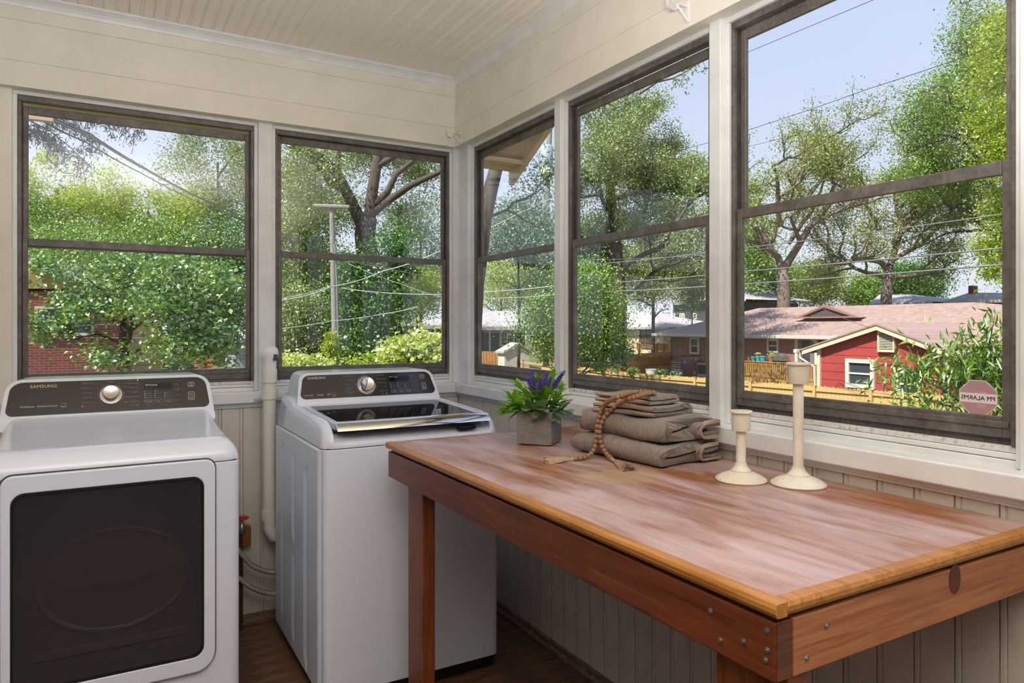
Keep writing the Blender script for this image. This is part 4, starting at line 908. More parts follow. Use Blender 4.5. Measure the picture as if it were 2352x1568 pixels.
# ================================================================== CURTAIN-ROD BRACKETS
def bracket(label, y, z):
    t = thing('curtain_bracket', label, 'bracket', (XR, y, z)); X0 = XR
    B().box(X0 - .003, X0, y - .009, y + .009, z - .035, z + .03).build('back_plate', M['trimw'], t, bevel=.001)
    b = B(); w_ = .006
    pts = [(0, .012), (-.045, .016)] + [(-.064 + .020 * math.cos(q), .010 + .022 * math.sin(q) * .9) for q in [math.radians(20 - 22 * i) for i in range(10)]] + [(-.086, .032)]
    for i in range(len(pts) - 1):
        (u0, v0), (u1, v1) = pts[i], pts[i + 1]; d = Vector((u1 - u0, v1 - v0)).normalized() * .0001; nx, nz = -d.y * 11, d.x * 11
        b.add([(X0 + u0 - nx, y - w_, z + v0 - nz), (X0 + u1 - nx, y - w_, z + v1 - nz), (X0 + u1 + nx, y - w_, z + v1 + nz), (X0 + u0 + nx, y - w_, z + v0 + nz),
               (X0 + u0 - nx, y + w_, z + v0 - nz), (X0 + u1 - nx, y + w_, z + v1 - nz), (X0 + u1 + nx, y + w_, z + v1 + nz), (X0 + u0 + nx, y + w_, z + v0 + nz)],
              [(0, 1, 2, 3), (7, 6, 5, 4), (0, 4, 5, 1), (3, 2, 6, 7), (1, 5, 6, 2), (0, 3, 7, 4)])
    fixn(b.build('hook_arm', M['trimw'], t)); B().tube([(X0 - .002, y, z - .028), (X0 - .045, y, z + .010)], .004, n=6).build('brace', M['trimw'], t)
bracket('white curtain-rod bracket above the post between the two widest-looking windows', 1.648, 2.350)
bracket('white curtain-rod bracket in the room corner below the ceiling', 3.285, 2.335)
q = onX(1062, 440, XM); tag(B().tube([(XM - .001, q.y + .012, q.z + .03), (XM - .012, q.y + .008, q.z + .0), (XM - .020, q.y, q.z - .02), (XM - .016, q.y - .012, q.z - .032), (XM - .002, q.y - .018, q.z - .03)], .0025, n=6).build('wire_hook', M['trimw'], None, smooth=True), 'small white painted wire hook on the corner post', 'hook')
# ================================================================== WINDOW STICKER
sk = thing('alarm_sticker', 'faded pink octagonal alarm sticker in the lower corner of the window', 'sticker', (1.6655, .8345, 1.2015))
so_ = lambda a, q, t: (1.6655 + t, .8345 - a, 1.2015 + q); R8 = .0425
oc = [(R8 * math.cos(math.radians(22.5 + 45 * i)), R8 * .98 * math.sin(math.radians(22.5 + 45 * i))) for i in range(8)]
k = NT('faded_pink_film'); pk = k.set('#c79fa5', .5); tr = k.n('ShaderNodeBsdfTransparent'); mx = k.n('ShaderNodeMixShader'); mx.inputs[0].default_value = .78; tl = k.n('ShaderNodeBsdfTranslucent'); tl.inputs[0].default_value = lin('#e0b4ba'); m2_ = k.n('ShaderNodeMixShader'); m2_.inputs[0].default_value = .35; k.l(k.b.outputs[0], m2_.inputs[1]); k.l(tl.outputs[0], m2_.inputs[2]); k.l(tr.outputs[0], mx.inputs[1]); k.l(m2_.outputs[0], mx.inputs[2]); k.l(mx.outputs[0], k.out.inputs[0])
B().prism(oc, so_, .0, .0006).build('sticker_film', pk, sk)
fixn(ring(oc, [(a * .95, c * .95) for a, c in oc], so_, -.0004, .0).build('sticker_border', simple('sticker_edge', '#cfcabc', .6), sk))
B().prism([(-.0376, -.0115), (.0376, -.0115), (.0376, .0095), (-.0376, .0095)], so_, -.0005, .0).build('sticker_band', simple('sticker_band_white', '#ddd2d0', .6), sk)
mi = Matrix(((0, 0, 1, 0), (1, 0, 0, 0), (0, 1, 0, 0), (0, 0, 0, 1)))      # reads correctly from outdoors, mirrored from inside
mi.translation = Vector((1.6647, .8345, 1.2005))
text('lettering', 'PM ALARMS', .0135, simple('sticker_grey', '#94858a', .6), mi, sk, 'CENTER', .0001, None, 1.0, .0001)
for s, dz, sz in (('PROTECTED', .0125, .0042), ('SECURITY', -.0150, .0045), ('SYSTEMS', -.0200, .0045)):
    m2 = mi.copy(); m2.translation = Vector((1.6647, .8345 - .006, 1.2005 + dz)); text('lettering', s, sz, bpy.data.materials['sticker_band_white'], m2, sk, 'CENTER', .0001)
# ================================================================== OUTDOORS
def sstep(a, b, x): t = min(1, max(0, (x - a) / (b - a))); return t * t * (3 - 2 * t)
def gz(x, y):
    ang = math.degrees(math.atan2(x, max(y, .01))) if y > 0 else 90
    back = -2.3 + 2.2 * sstep(7, 22, math.hypot(x, y)); side = -2.75
    k = sstep(22, 37, ang); return back * (1 - k) + side * k
gx = [-70 + i * 3.5 for i in range(48)]; gy = [-40 + i * 3.5 for i in range(48)]
b = B(); b.add([(x, y, gz(x, y) if not (-4 < x < 4 and -5 < y < 5) else -2.6) for x in gx for y in gy], [(i * 48 + j, (i + 1) * 48 + j, (i + 1) * 48 + j + 1, i * 48 + j + 1) for i in range(47) for j in range(47)])
o = b.build('ground', M['ground'], None, smooth=True); o['kind'] = 'structure'
q0 = onZ(750, 842, -.0)
B().box(6.8, 9.4, 25, 27.6, -.4, -.04).build('driveway', M['concrete'], None)['kind'] = 'structure'

# ---- leaves
SZ = .76
def leaf_cloud(name, mat, parent, P, size, asp=.55, up=.6, droop=0.0, seed=0, var=.35, kind='stuff'):
    r = np.random.default_rng(seed); N = len(P)
    size = size * SZ; n = r.normal(size=(N, 3)); n[:, 2] += up * 1.6; n /= np.linalg.norm(n, axis=1, keepdims=True)
    t = r.normal(size=(N, 3)); t[:, 2] -= droop * 2; t -= n * (t * n).sum(1, keepdims=True); t /= np.linalg.norm(t, axis=1, keepdims=True) + 1e-9
    s = np.cross(n, t); L = size * (1 + var * r.uniform(-1, 1, (N, 1))); W_ = L * asp * .5
    v = np.empty((N, 4, 3)); v[:, 0] = P - t * L * .5; v[:, 1] = P + s * W_ + n * L * .10; v[:, 2] = P + t * L * .5 - n * L * .06; v[:, 3] = P - s * W_ + n * L * .10
    v -= np.array(wloc(parent))
    me = bpy.data.meshes.new(name); me.vertices.add(N * 4); me.vertices.foreach_set('co', v.reshape(-1).astype(np.float32))
    idx = np.arange(N)[:, None] * 4 + np.array([0, 1, 2, 0, 2, 3]); me.loops.add(N * 6); me.loops.foreach_set('vertex_index', idx.reshape(-1).astype(np.int32))
    me.polygons.add(N * 2); me.polygons.foreach_set('loop_start', (np.arange(N * 2) * 3).astype(np.int32)); me.update(calc_edges=True); me.materials.append(mat)
    o = bpy.data.objects.new(name, me); COL.objects.link(o); o.parent = parent
    if kind: o['kind'] = kind
    return o
def clumps(c, R, n, per, cr, seed, hollow=.45, flat=.75):
    per = int(per * 1.55)
    r = np.random.default_rng(seed); d = r.normal(size=(n, 3)); d /= np.linalg.norm(d, axis=1, keepdims=True)
    rad = (hollow + (1 - hollow) * r.random((n, 1)) ** .6); cc = np.array(c) + d * rad * np.array(R)
    cs = cr * .80 * r.uniform(.5, 1.4, n); p = cc[:, None, :] + r.normal(size=(n, per, 3)) * (cs[:, None, None] * np.array([1, 1, flat])); return p.reshape(-1, 3)
LM = {
 'bright': leafmat('sunny_yellow_green_leaf', '#9abf3c', '#bfd951', '#dcea72', .5, .05),
 'mid': leafmat('mid_green_leaf', '#6a9a38', '#8fb94c', '#b8d86a', .24, .07),
 'grey': leafmat('grey_green_oak_leaf', '#7a9a4c', '#a0ba68', '#c6d68e', .22, .08),
 'dark': leafmat('deep_green_leaf', '#437832', '#649a40', '#8fb852', .22, .08),
 'blue': leafmat('blue_shade_leaf', '#6a8f72', '#8aac84', '#b2cba2', .35, .08),
 'mul': leafmat('mulberry_leaf', '#4f8a42', '#79ae50', '#bcd662', .30, .16, .4),
 'oak': leafmat('olive_oak_leaf', '#7c9a42', '#a4b856', '#cbd470', .30, .06),
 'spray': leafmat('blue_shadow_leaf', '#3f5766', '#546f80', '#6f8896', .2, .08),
 'gold': leafmat('gold_green_leaf', '#9cc038', '#bfd84e', '#dce87c', .45, .05),
 'vine': leafmat('yellow_vine_leaf', '#a4c248', '#c8d86a', '#e4e89c', .45, .12, k=.9),
 'peach': leafmat('peach_leaf', '#558a30', '#82b33a', '#c2d655', .38, .12, .35)}
def grow(r, p, d, L, rad, lev, out, tips, up=.12, spread=.7, nch=3, kink=.22):
    pts = [p]; n = 5
    for i in range(n):
        d = (d + Vector((r.gauss(0, kink), r.gauss(0, kink), r.gauss(0, kink) + up * .5))).normalized(); p = p + d * (L / n); pts.append(p)
        if lev <= 1: tips.append(p)
    out.append((pts, rad, rad * .55))
    if lev == 0: return
    for k in range(nch):
        a = pts[2 + (k * 3) // max(1, nch)] if k < nch - 1 else pts[-1]
        ax = Matrix.Rotation(r.uniform(0, 6.28), 3, d) @ d.orthogonal().normalized(); dd = (d * (1 - spread * .5) + ax * spread * r.uniform(.6, 1.1) + Vector((0, 0, up))).normalized()
        grow(r, a, dd, L * r.uniform(.55, .75), rad * .55, lev - 1, out, tips, up, spread, nch, kink)
def limb_parts(root, segs, mat, minr=0):
    b = B()
    for pts, r0, r1 in segs:
        if r0 > minr: b.tube(pts, r0, r1, 5 if r0 < .05 else 7, False)
    if b.v: b.build('branches', mat, root, smooth=True, auto=180)
def tree(name, label, cat, base, trunk, tr0, tr1, mains, leafm, lsize, per, cr, seed, lev=3, bark='bark', group=None, up=.12, spread=.75, nch=3, asp=.55, keep=1.0, extra=None, leafup=.6):
    """trunk polyline; mains = list of (start, direction*length, radius)"""
    rr = random.Random(seed); t = thing(name, label, cat, base, group)
    B().tube(trunk, tr0, tr1, 12).build('trunk', M[bark], t, smooth=True, auto=180)
    segs, tips = [], []
    for p, v, rad in mains: grow(rr, Vector(p), Vector(v).normalized(), Vector(v).length, rad, lev, segs, tips, up, spread, nch)
    limb_parts(t, segs, M[bark])
    per = int(per * 1.5); tp = np.array([tuple(q) for q in tips]); rn = np.random.default_rng(seed); tp = tp[rn.random(len(tp)) < keep]
    P = (tp[:, None, :] + rn.normal(size=(len(tp), per, 3)) * cr * np.array([1, 1, .8])).reshape(-1, 3)
    if extra is not None: P = np.vstack([P, extra])
    leaf_cloud('foliage', LM[leafm], t, P, lsize, asp, leafup, 0, seed)
    return t
def mass(name, label, cat, px, py, d, rx, ry, leafm, lsize, n, per, cr, seed, depth=.7, group=None, trunk=True, hollow=.35, asp=.55, droop=0, base_to=None):
    """bushy tree or shrub seen mostly as foliage: crown centre at (px,py) and distance d, half-size in photo pixels"""
    c = at(px, py, d); R = (rx * d / FPX, ry * d / FPX); g = gz(c.x, c.y) if base_to is None else base_to
    t = thing(name, label, cat, (c.x, c.y, min(g, c.z - R[1])), group)
    if trunk:
        top = Vector((c.x, c.y, c.z + R[1] * .3)); bs = Vector((c.x, c.y, min(g, c.z - R[1] * .9))); rr = random.Random(seed); r0 = max(.05, .05 * R[0])
        B().tube([bs, bs.lerp(top, .5) + Vector((.1, .1, 0)), top], r0, r0 * .4, 8).build('trunk', M['barkdk'], t, smooth=True, auto=180)
        sg = []
        for k in range(7):
            a = rr.uniform(0, 6.28); p = bs.lerp(top, rr.uniform(.35, .95)); e = p + Vector((math.cos(a) * R[0] * .75, math.sin(a) * R[0] * .5, R[1] * rr.uniform(.1, .7))); sg.append(([p, p.lerp(e, .5) + Vector((0, 0, .1 * R[1])), e], r0 * .4, r0 * .1))
        limb_parts(t, sg, M['barkdk'])
    leaf_cloud('foliage', LM[leafm], t, clumps(c, (R[0], R[0] * depth, R[1]), n, per, cr, seed, hollow), lsize, asp, .6, droop, seed)
    return t

# ---- neighbour house on the left (brick, yellow gable) seen through the first window
yn = 23.0
hb = thing('neighbour_house', 'brick house with dull yellow gable behind the mulberry tree', 'house', onY(180, 800, yn))
pL, pR = onY(-40, 700, yn), onY(292, 700, yn); zt = onY(150, 668, yn).z
B().box(pL.x, pR.x, yn, yn + 8, -3, zt).build('brick_wall', M['brick2'], hb)
ap = onY(60, 605, yn); ee = onY(238, 664, yn)
fixn(B().prism([(pL.x - 1.5, zt), (ee.x, zt), (ee.x, ee.z), (ap.x, ap.z), (pL.x - 1.5, ap.z - .9)], lambda u, q, t: (u, t, q), yn - .05, yn + .1).build('gable', M['yellow'], hb))
ex = (ee - ap)
fixn(B().prism([(ap.x, ap.z), (ee.x + .3, ee.z - .1), (ee.x + .3, ee.z + .05), (ap.x, ap.z + .16)], lambda u, q, t: (u, t, q), yn - .7, yn + 8).build('roof_slope', M['shinglegrey'], hb))
w0, w1 = onY(80, 703, yn), onY(216, 770, yn)
def win(parent, fn, u0, u1, z0, z1, frame, mul=1, bars=0, th=.08, m=None, tw=.07):
    n = len(rrect(1, 1, .0, 1)); o_ = [(u1, z1), (u0, z1), (u0, z0), (u1, z0)]; i_ = [(u1 - tw, z1 - tw), (u0 + tw, z1 - tw), (u0 + tw, z0 + tw), (u1 - tw, z0 + tw)]
    fr_ = fixn(ring(o_, i_, fn, -th, .02).build('window', frame, parent))
    fixn(B().prism(i_, fn, -.015, .01).build('pane', M['exglass'], fr_))
    zm = (z0 + z1) / 2; s = B()
    s.prism([(u0 + tw, zm - .03), (u1 - tw, zm - .03), (u1 - tw, zm + .03), (u0 + tw, zm + .03)], fn, -.05, -.012)
    for k in range(1, mul):
        u = u0 + (u1 - u0) * k / mul; s.prism([(u - .05, z0 + tw), (u + .05, z0 + tw), (u + .05, z1 - tw), (u - .05, z1 - tw)], fn, -.06, -.012)
    for k in range(1, bars):
        u = u0 + (u1 - u0) * k / bars; s.prism([(u - .018, z0 + tw), (u + .018, z0 + tw), (u + .018, z1 - tw), (u - .018, z1 - tw)], fn, -.04, -.012)
    if bars:
        for q in (.25, .75): z = z0 + (z1 - z0) * q; s.prism([(u0 + tw, z - .018), (u1 - tw, z - .018), (u1 - tw, z + .018), (u0 + tw, z + .018)], fn, -.04, -.012)
    fixn(s.build('sash_bar', frame, fr_)); return fr_
fY = lambda yy: (lambda u, q, t: (u, yy + t, q))
fX = lambda xx: (lambda u, q, t: (xx + t, u, q))
win(hb, fY(yn), w0.x, w1.x, w1.z, w0.z, M['creamtrim'], 2)
tq0, tq1 = onY(290, 690, yn + .4), onY(372, 850, yn + .4)
B().box(tq0.x, tq1.x, yn + .4, yn + 6, tq1.z, tq0.z).build('tan_wing', M['tan'], hb, label='tan lap-sided wing')
for k in range(1, 9):
    z = tq1.z + (tq0.z - tq1.z) * k / 9; B().box(tq0.x + .01, tq1.x, yn + .37, yn + .4, z - .04, z).build('siding_board', M['tan'], hb)
B().box(tq0.x, tq1.x, yn + .3, yn + 6, -3, tq1.z).build('wing_foundation', M['brick2'], hb)
tag(B().tube([onY(284, 790, yn - .3), onY(299, 868, yn - .3)], .045, n=8).build('red_pole', M['redmetal'], None), 'thin red pole leaning against the tan wing', 'pole')
p0, p1 = onY(540, 772, 21), onY(600, 850, 21)
sh = thing('grey_shed', 'small grey shed behind the right edge of the mulberry tree', 'shed', (p0.x, 21, -.6))
fixn(B().prism([(p0.x, -.9), (p1.x, -.9), (p1.x, p0.z), (p0.x, p0.z - .25)], lambda u, q, t: (u, t, q), 21, 23).build('wall', simple('grey_shed_paint', '#8f959b', .7), sh))
fixn(B().prism([(p0.x - .15, p0.z - .33), (p1.x, p0.z + .1), (p1.x, p0.z + .2), (p0.x - .15, p0.z - .23)], lambda u, q, t: (u, t, q), 20.8, 23.2).build('roof_slope', M['shinglegrey'], sh))
sp = thing('wooden_steps', 'weathered brown wooden steps half hidden below the mulberry leaves', 'steps', onY(472, 855, 20.5))
for k in range(4):
    a, c = onY(450 - k * 1, 848 - 10 * k, 20.5 + .25 * k), onY(492, 848 - 10 * k, 20.5 + .25 * k); B().box(a.x, c.x, 20.5 + .25 * k, 20.85 + .25 * k, a.z - .06, a.z).build('tread', M['deckred'], sp)
for px in (447, 493):
    a = onY(px, 850, 20.5); B().box(a.x - .05, a.x + .05, 20.5, 21.6, a.z - .5, a.z - .07).build('stringer', M['deckred'], sp)

# ---- trees through the two back windows
def pts(*L): return [at(*q) for q in L]
# mulberry in front of the neighbour house
c = at(330, 720, 11); bs = at(288, 900, 11); rr = random.Random(4)
tm = thing('mulberry_tree', 'leafy green mulberry tree in front of the brick neighbour house', 'tree', (bs.x, bs.y, gz(bs.x, bs.y)))
B().tube([(bs.x, bs.y, gz(bs.x, bs.y)), at(286, 860, 11), at(284, 790, 11), at(286, 740, 11)], .10, .06, 10).build('trunk', M['barkdk'], tm, smooth=True, auto=180)
B().tube(pts((290, 815, 11), (298, 770, 10.9), (306, 720, 10.8), (320, 660, 10.6)), .045, .025, 8).build('trunk', M['barkdk'], tm, smooth=True, auto=180)
sg = []
for a, e in (((286, 745, 11), (200, 640, 10)), ((286, 750, 11), (120, 700, 10.5)), ((300, 760, 11), (420, 700, 10)), ((305, 720, 11), (500, 640, 11)), ((290, 820, 11), (400, 790, 10)), ((286, 740, 11), (300, 600, 11)), ((320, 660, 10.6), (430, 600, 10)), ((284, 790, 11), (160, 780, 10.4)), ((400, 790, 10), (520, 800, 10))):
    p, q = at(*a), at(*e); sg.append(([p, p.lerp(q, .5) + Vector((0, 0, .12)), q], .028, .008))
limb_parts(tm, sg, M['barkdk'])
PP = []
for (px, py, d, rx, ry, n) in ((330, 640, 11, 200, 60, 34), (430, 690, 10, 130, 75, 50), (450, 780, 9.8, 95, 60, 34), (215, 690, 10.5, 90, 55, 20), (150, 745, 10.2, 80, 35, 9), (240, 810, 10.2, 60, 30, 6), (520, 720, 10.5, 70, 110, 26), (380, 620, 11.5, 180, 45, 26), (110, 600, 11.5, 50, 25, 6)):
    PP.append(clumps(at(px, py, d), (rx * d / FPX, .8, ry * d / FPX), n, 62, .17, px + py, .1))
leaf_cloud('foliage', LM['mul'], tm, np.vstack(PP), .090, .72, .9, .15, 3)
mass('locust_tree', 'bright yellow-green feathery tree left behind the house roof', 'tree', 130, 470, 30, 165, 125, 'bright', .15, 50, 260, .55, 21)
mass('locust_tree', 'second yellow-green feathery tree, right of the first and lower', 'tree', 340, 515, 33, 150, 95, 'bright', .15, 46, 260, .6, 22)
mass('oak_tree', 'tall grey-green oak behind the overhead cable, upper right of first window', 'tree', 500, 420, 36, 120, 160, 'grey', .15, 78, 210, .6, 23)
mass('oak_tree', 'dark green tree low between the mulberry and the grey shed', 'tree', 520, 620, 27, 110, 130, 'dark', .14, 60, 170, .6, 24)
mass('understory_tree', 'mid-green tree behind the mulberry top', 'tree', 300, 590, 26, 250, 80, 'mid', .14, 90, 170, .6, 25)
mass('understory_tree', 'mid-green tree beside the left window jamb, beyond the house gable', 'tree', 60, 540, 28, 110, 90, 'mid', .14, 40, 190, .5, 26)
# hanging willow-oak sprays, close to the house
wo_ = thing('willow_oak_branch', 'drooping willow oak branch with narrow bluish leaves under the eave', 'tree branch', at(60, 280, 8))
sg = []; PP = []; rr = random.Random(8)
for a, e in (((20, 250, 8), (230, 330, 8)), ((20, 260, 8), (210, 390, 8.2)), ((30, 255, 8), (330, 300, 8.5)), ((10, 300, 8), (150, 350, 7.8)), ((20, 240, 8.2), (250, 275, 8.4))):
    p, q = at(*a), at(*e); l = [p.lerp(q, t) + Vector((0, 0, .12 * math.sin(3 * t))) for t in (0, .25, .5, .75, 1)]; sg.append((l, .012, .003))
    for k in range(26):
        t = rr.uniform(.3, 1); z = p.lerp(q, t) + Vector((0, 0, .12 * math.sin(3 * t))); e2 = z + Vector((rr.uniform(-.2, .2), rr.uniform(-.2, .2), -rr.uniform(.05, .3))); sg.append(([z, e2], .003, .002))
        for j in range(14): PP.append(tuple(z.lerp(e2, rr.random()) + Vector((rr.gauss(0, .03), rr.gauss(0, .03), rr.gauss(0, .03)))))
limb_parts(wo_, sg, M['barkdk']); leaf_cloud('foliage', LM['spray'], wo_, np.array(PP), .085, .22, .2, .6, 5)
# big forked oak in the second window
D0 = 24.0
bo = thing('forked_oak', 'huge forked oak with ivy on its dark trunk in second window', 'tree', at(852, 850, D0))
B().tube(pts((852, 860, D0), (850, 760, D0), (846, 660, D0), (845, 590, D0), (838, 540, D0), (843, 500, D0)), .42, .34, 14).build('trunk', M['bark'], bo, smooth=True, auto=180)
def limb(*L, r0=.2, r1=.08):
    r0 *= .82; r1 *= .85
    p = pts(*L); q = [p[0]]
    for i in range(len(p) - 1): q += [p[i].lerp(p[i + 1], .5) + Vector((0, 0, .0)), p[i + 1]]
    B().tube(q, r0, r1, 10).build('limb', M['bark'], bo, smooth=True, auto=180)
limb((838, 530, D0), (805, 460, D0), (775, 400, 23.5), (745, 365, 23), (700, 345, 22.5), (660, 330, 22), r0=.27, r1=.12)
limb((800, 440, D0), (760, 420, 23), (735, 385, 22.5), (720, 370, 22), r0=.17, r1=.08)
limb((775, 400, 23.5), (778, 355, 23.5), (772, 320, 23.5), r0=.14, r1=.09)
limb((848, 515, D0), (855, 440, D0), (865, 380, D0), (872, 340, D0), (876, 310, D0), r0=.26, r1=.15)
limb((868, 380, D0), (905, 360, D0), (950, 335, D0), (975, 325, D0), r0=.14, r1=.07)
limb((862, 470, D0), (890, 440, D0), (910, 400, D0), (960, 360, D0), (975, 340, D0), r0=.17, r1=.07)
limb((850, 495, D0), (890, 462, D0), (945, 425, 23.5), (1005, 397, 23), (1030, 385, 23), r0=.17, r1=.08)
PP = [clumps(at(px, py, d), (rx * d / FPX, 2.2, ry * d / FPX), n, 150, .55, px * 3 + py, .1) for px, py, d, rx, ry, n in ((690, 400, 23, 75, 85, 34), (830, 350, 27, 130, 50, 40), (960, 370, 27, 80, 55, 30), (760, 480, 27, 90, 50, 30), (930, 470, 27, 80, 60, 16), (700, 480, 25, 60, 70, 22), (840, 290, 26, 200, 40, 34))]
leaf_cloud('foliage', LM['grey'], bo, np.vstack(PP), .125, .5, .6, .1, 31)
iv = clumps(at(815, 640, 22.6), (.75, .35, 1.2), 34, 130, .28, 32, .1); iv2 = clumps(at(905, 610, 22.6), (.8, .4, 1.3), 26, 110, .28, 33, .1)
iv3 = clumps(at(845, 740, 22.4), (1.3, .5, 1.5), 60, 130, .32, 34, .1)
leaf_cloud('ivy', LM['dark'], bo, np.vstack([iv, iv2, iv3]), .125, .8, .3, .3, 35)
mass('maple_tree', 'mid-green tree filling the left side of the second window', 'tree', 690, 600, 27, 70, 110, 'mid', .14, 60, 170, .6, 41)
mass('maple_tree', 'dark ivy-covered tree left of the utility pole', 'tree', 735, 640, 30, 70, 90, 'dark', .14, 45, 160, .6, 42)
mass('shrub_thicket', 'pale green thicket behind the parked car', 'shrub', 690, 745, 22.5, 75, 75, 'grey', .11, 60, 170, .45, 43, trunk=False)
mass('shrub_thicket', 'deep green thicket under the forked oak', 'shrub', 830, 770, 26, 90, 70, 'dark', .12, 60, 170, .5, 44, trunk=False)
mass('maple_tree', 'hazy green tree behind the right limb of the forked oak', 'tree', 965, 560, 40, 85, 130, 'blue', .16, 70, 150, .9, 45)
mass('maple_tree', 'sunny yellow-green tree right of the forked oak trunk', 'tree', 955, 670, 32, 75, 70, 'bright', .13, 45, 160, .6, 46)
mass('understory_tree', 'sparse small tree in front of the pale green house', 'tree', 905, 700, 28, 45, 45, 'mid', .11, 24, 120, .5, 47)
mass('vine_shrub', 'sunlit yellow-green vine shrub below the second window', 'shrub', 960, 822, 9, 85, 46, 'vine', .085, 60, 90, .13, 48, asp=.8)
mass('vine_shrub', 'low yellow weeds below the left of the second window', 'shrub', 690, 840, 9, 70, 20, 'vine', .06, 26, 60, .09, 49, asp=.7)
mass('vine_shrub', 'small yellow weeds in front of the driveway', 'shrub', 835, 838, 9, 30, 22, 'gold', .055, 12, 45, .07, 50, asp=.7)
mass('pole_vine', 'narrow yellow-green vine climbing the utility pole', 'vine', 762, 800, 19.6, 9, 45, 'gold', .09, 20, 60, .13, 51, trunk=False, asp=.7)
# utility pole, car, small houses behind
up_ = thing('utility_pole', 'weathered utility pole with a crossarm left of the forked oak', 'pole', at(771, 850, 20))
B().tube(pts((772, 880, 20), (766, 640, 20), (762, 474, 20)), .095, .07, 12).build('pole_shaft', M['pole'], up_, smooth=True, auto=60)
a, c = at(722, 472, 19.9), at(802, 475, 19.9); B().tube([a, c], .05, n=6).build('crossarm', M['pole'], up_)
B().tube(pts((779, 880, 19.9), (773, 640, 19.9), (769, 560, 19.9)), .03, n=8).build('conduit', M['wire'], up_)
vc = thing('parked_car', 'dark blue parked car partly hidden behind weeds', 'car', at(690, 838, 24))
c_ = at(690, 832, 24); CBm = simple('dark_car_paint', '#232b3c', .2, spec=.6)
def carside(u, q, t): return (c_.x + u, c_.y + t, c_.z + q)
fixn(B().prism([(-2.2, -.5), (2.2, -.5), (2.25, .0), (1.9, .18), (1.1, .24), (.5, .62), (-.9, .64), (-1.7, .25), (-2.2, .15)], carside, -.8, .8).build('body', CBm, vc, bevel=.06))
fixn(B().prism([(.98, .27), (.45, .56), (-.15, .57), (-.15, .27)], carside, -.82, -.79).build('side_window', M['exglass'], vc)); fixn(B().prism([(-.25, .27), (-.25, .57), (-.85, .57), (-1.45, .27)], carside, -.82, -.79).build('side_window', M['exglass'], vc))
for u in (-1.35, 1.35): B().lathe([(.001, -.1), (.32, -.1), (.32, .1), (.001, .1)], (c_.x + u, c_.y - .75, c_.z - .45), 18, Matrix.Rotation(math.pi / 2, 3, 'X')).build('wheel', M['black'], vc)
fp = thing('grey_yard_fence', 'weathered grey board fence right of the forked oak trunk', 'fence', at(893, 825, 27))
for k in range(14):
    a = at(866 + 4.4 * k, 790, 27); B().box(a.x, a.x + .066, a.y, a.y + .03, a.z - .9, a.z + .04 * (k % 2)).build('picket', simple('grey_fence_board', '#8d867c', .85) if k == 0 else bpy.data.materials['grey_fence_board'], fp)
def flat_house(label, name, d, x0, x1, y0, y1, m, roof=None, roofm='shinglegrey', deep=5):
    a, c = at(x0, y1, d), at(x1, y0, d); yy = at((x0 + x1) / 2, y1, d).y
    a, c = onY(x0, y1, yy), onY(x1, y0, yy); t = thing(name, label, 'house', ((a.x + c.x) / 2, yy, a.z))
    B().box(a.x, c.x, yy, yy + deep, a.z - 1.2, c.z).build('wall', m, t)
    if roof:
        (rx0, rx1, ry) = roof; e0, e1 = onY(x0 - 6, y0, yy - .4), onY(x1 + 6, y0, yy - .4); r0, r1 = onY(rx0, ry, yy + deep / 2), onY(rx1, ry, yy + deep / 2)
        r0.z += 0; b = B(); bk = Vector((0, deep + .8, 0))
        b.add([e0, e1, r1, r0, e0 + bk, e1 + bk, e0 - Vector((0, 0, .12)), e1 - Vector((0, 0, .12))], [(0, 1, 2, 3), (5, 4, 3, 2), (4, 0, 3), (1, 5, 2), (6, 7, 1, 0)]); fixn(b.build('roof_slope', M[roofm], t))
        B().box(e0.x, e1.x, yy - .42, yy - .36, e0.z - .2, e0.z + .02).build('fascia', M['creamtrim'], t)
    return t, yy
t, yy = flat_house('pale green house glimpsed past the forked oak', 'pale_green_house', 46, 862, 925, 752, 800, M['palegreen'], (870, 915, 738))
a, c = onY(905, 762, yy), onY(918, 785, yy); win(t, fY(yy), a.x, c.x, c.z, a.z, M['extwhite'])
t, yy = flat_house('blue-grey house with a white twin window behind the small shed', 'blue_grey_house', 46, 1090, 1206, 751, 815, M['bluegrey'], (1128, 1196, 714))
a, c = onY(1146, 754, yy), onY(1181, 795, yy); win(t, fY(yy), a.x, c.x, c.z, a.z, M['extwhite'], 2, 6, tw=.12)
a, c = onY(1122, 751, yy), onY(1126, 808, yy); B().box(a.x, c.x, yy - .06, yy, c.z, a.z).build('corner_board', M['extwhite'], t)
for k in range(10): z = c.z + (a.z - c.z) * k / 10; B().box(onY(1091, 800, yy).x, onY(1205, 800, yy).x, yy - .03, yy, z, z + .02).build('siding_board', M['bluegrey'], t)
# porch wing of that house, seen through the second window
t, yy = flat_house('screened porch wing with white posts, right edge of second window', 'porch_house', 44, 968, 1050, 748, 812, M['darkgrey'], (1000, 1060, 732))
for px in (974, 981, 989, 998): a, c = onY(px, 750, yy - .3), onY(px + 1.6, 810, yy - .3); B().box(a.x, c.x, yy - .3, yy - .2, c.z, a.z).build('porch_post', M['extwhite'], t)
a, c = onY(1000, 748, yy - .3), onY(1003.5, 810, yy - .3); B().box(a.x, c.x, yy - .32, yy - .2, c.z, a.z).build('porch_post', M['extwhite'], t)
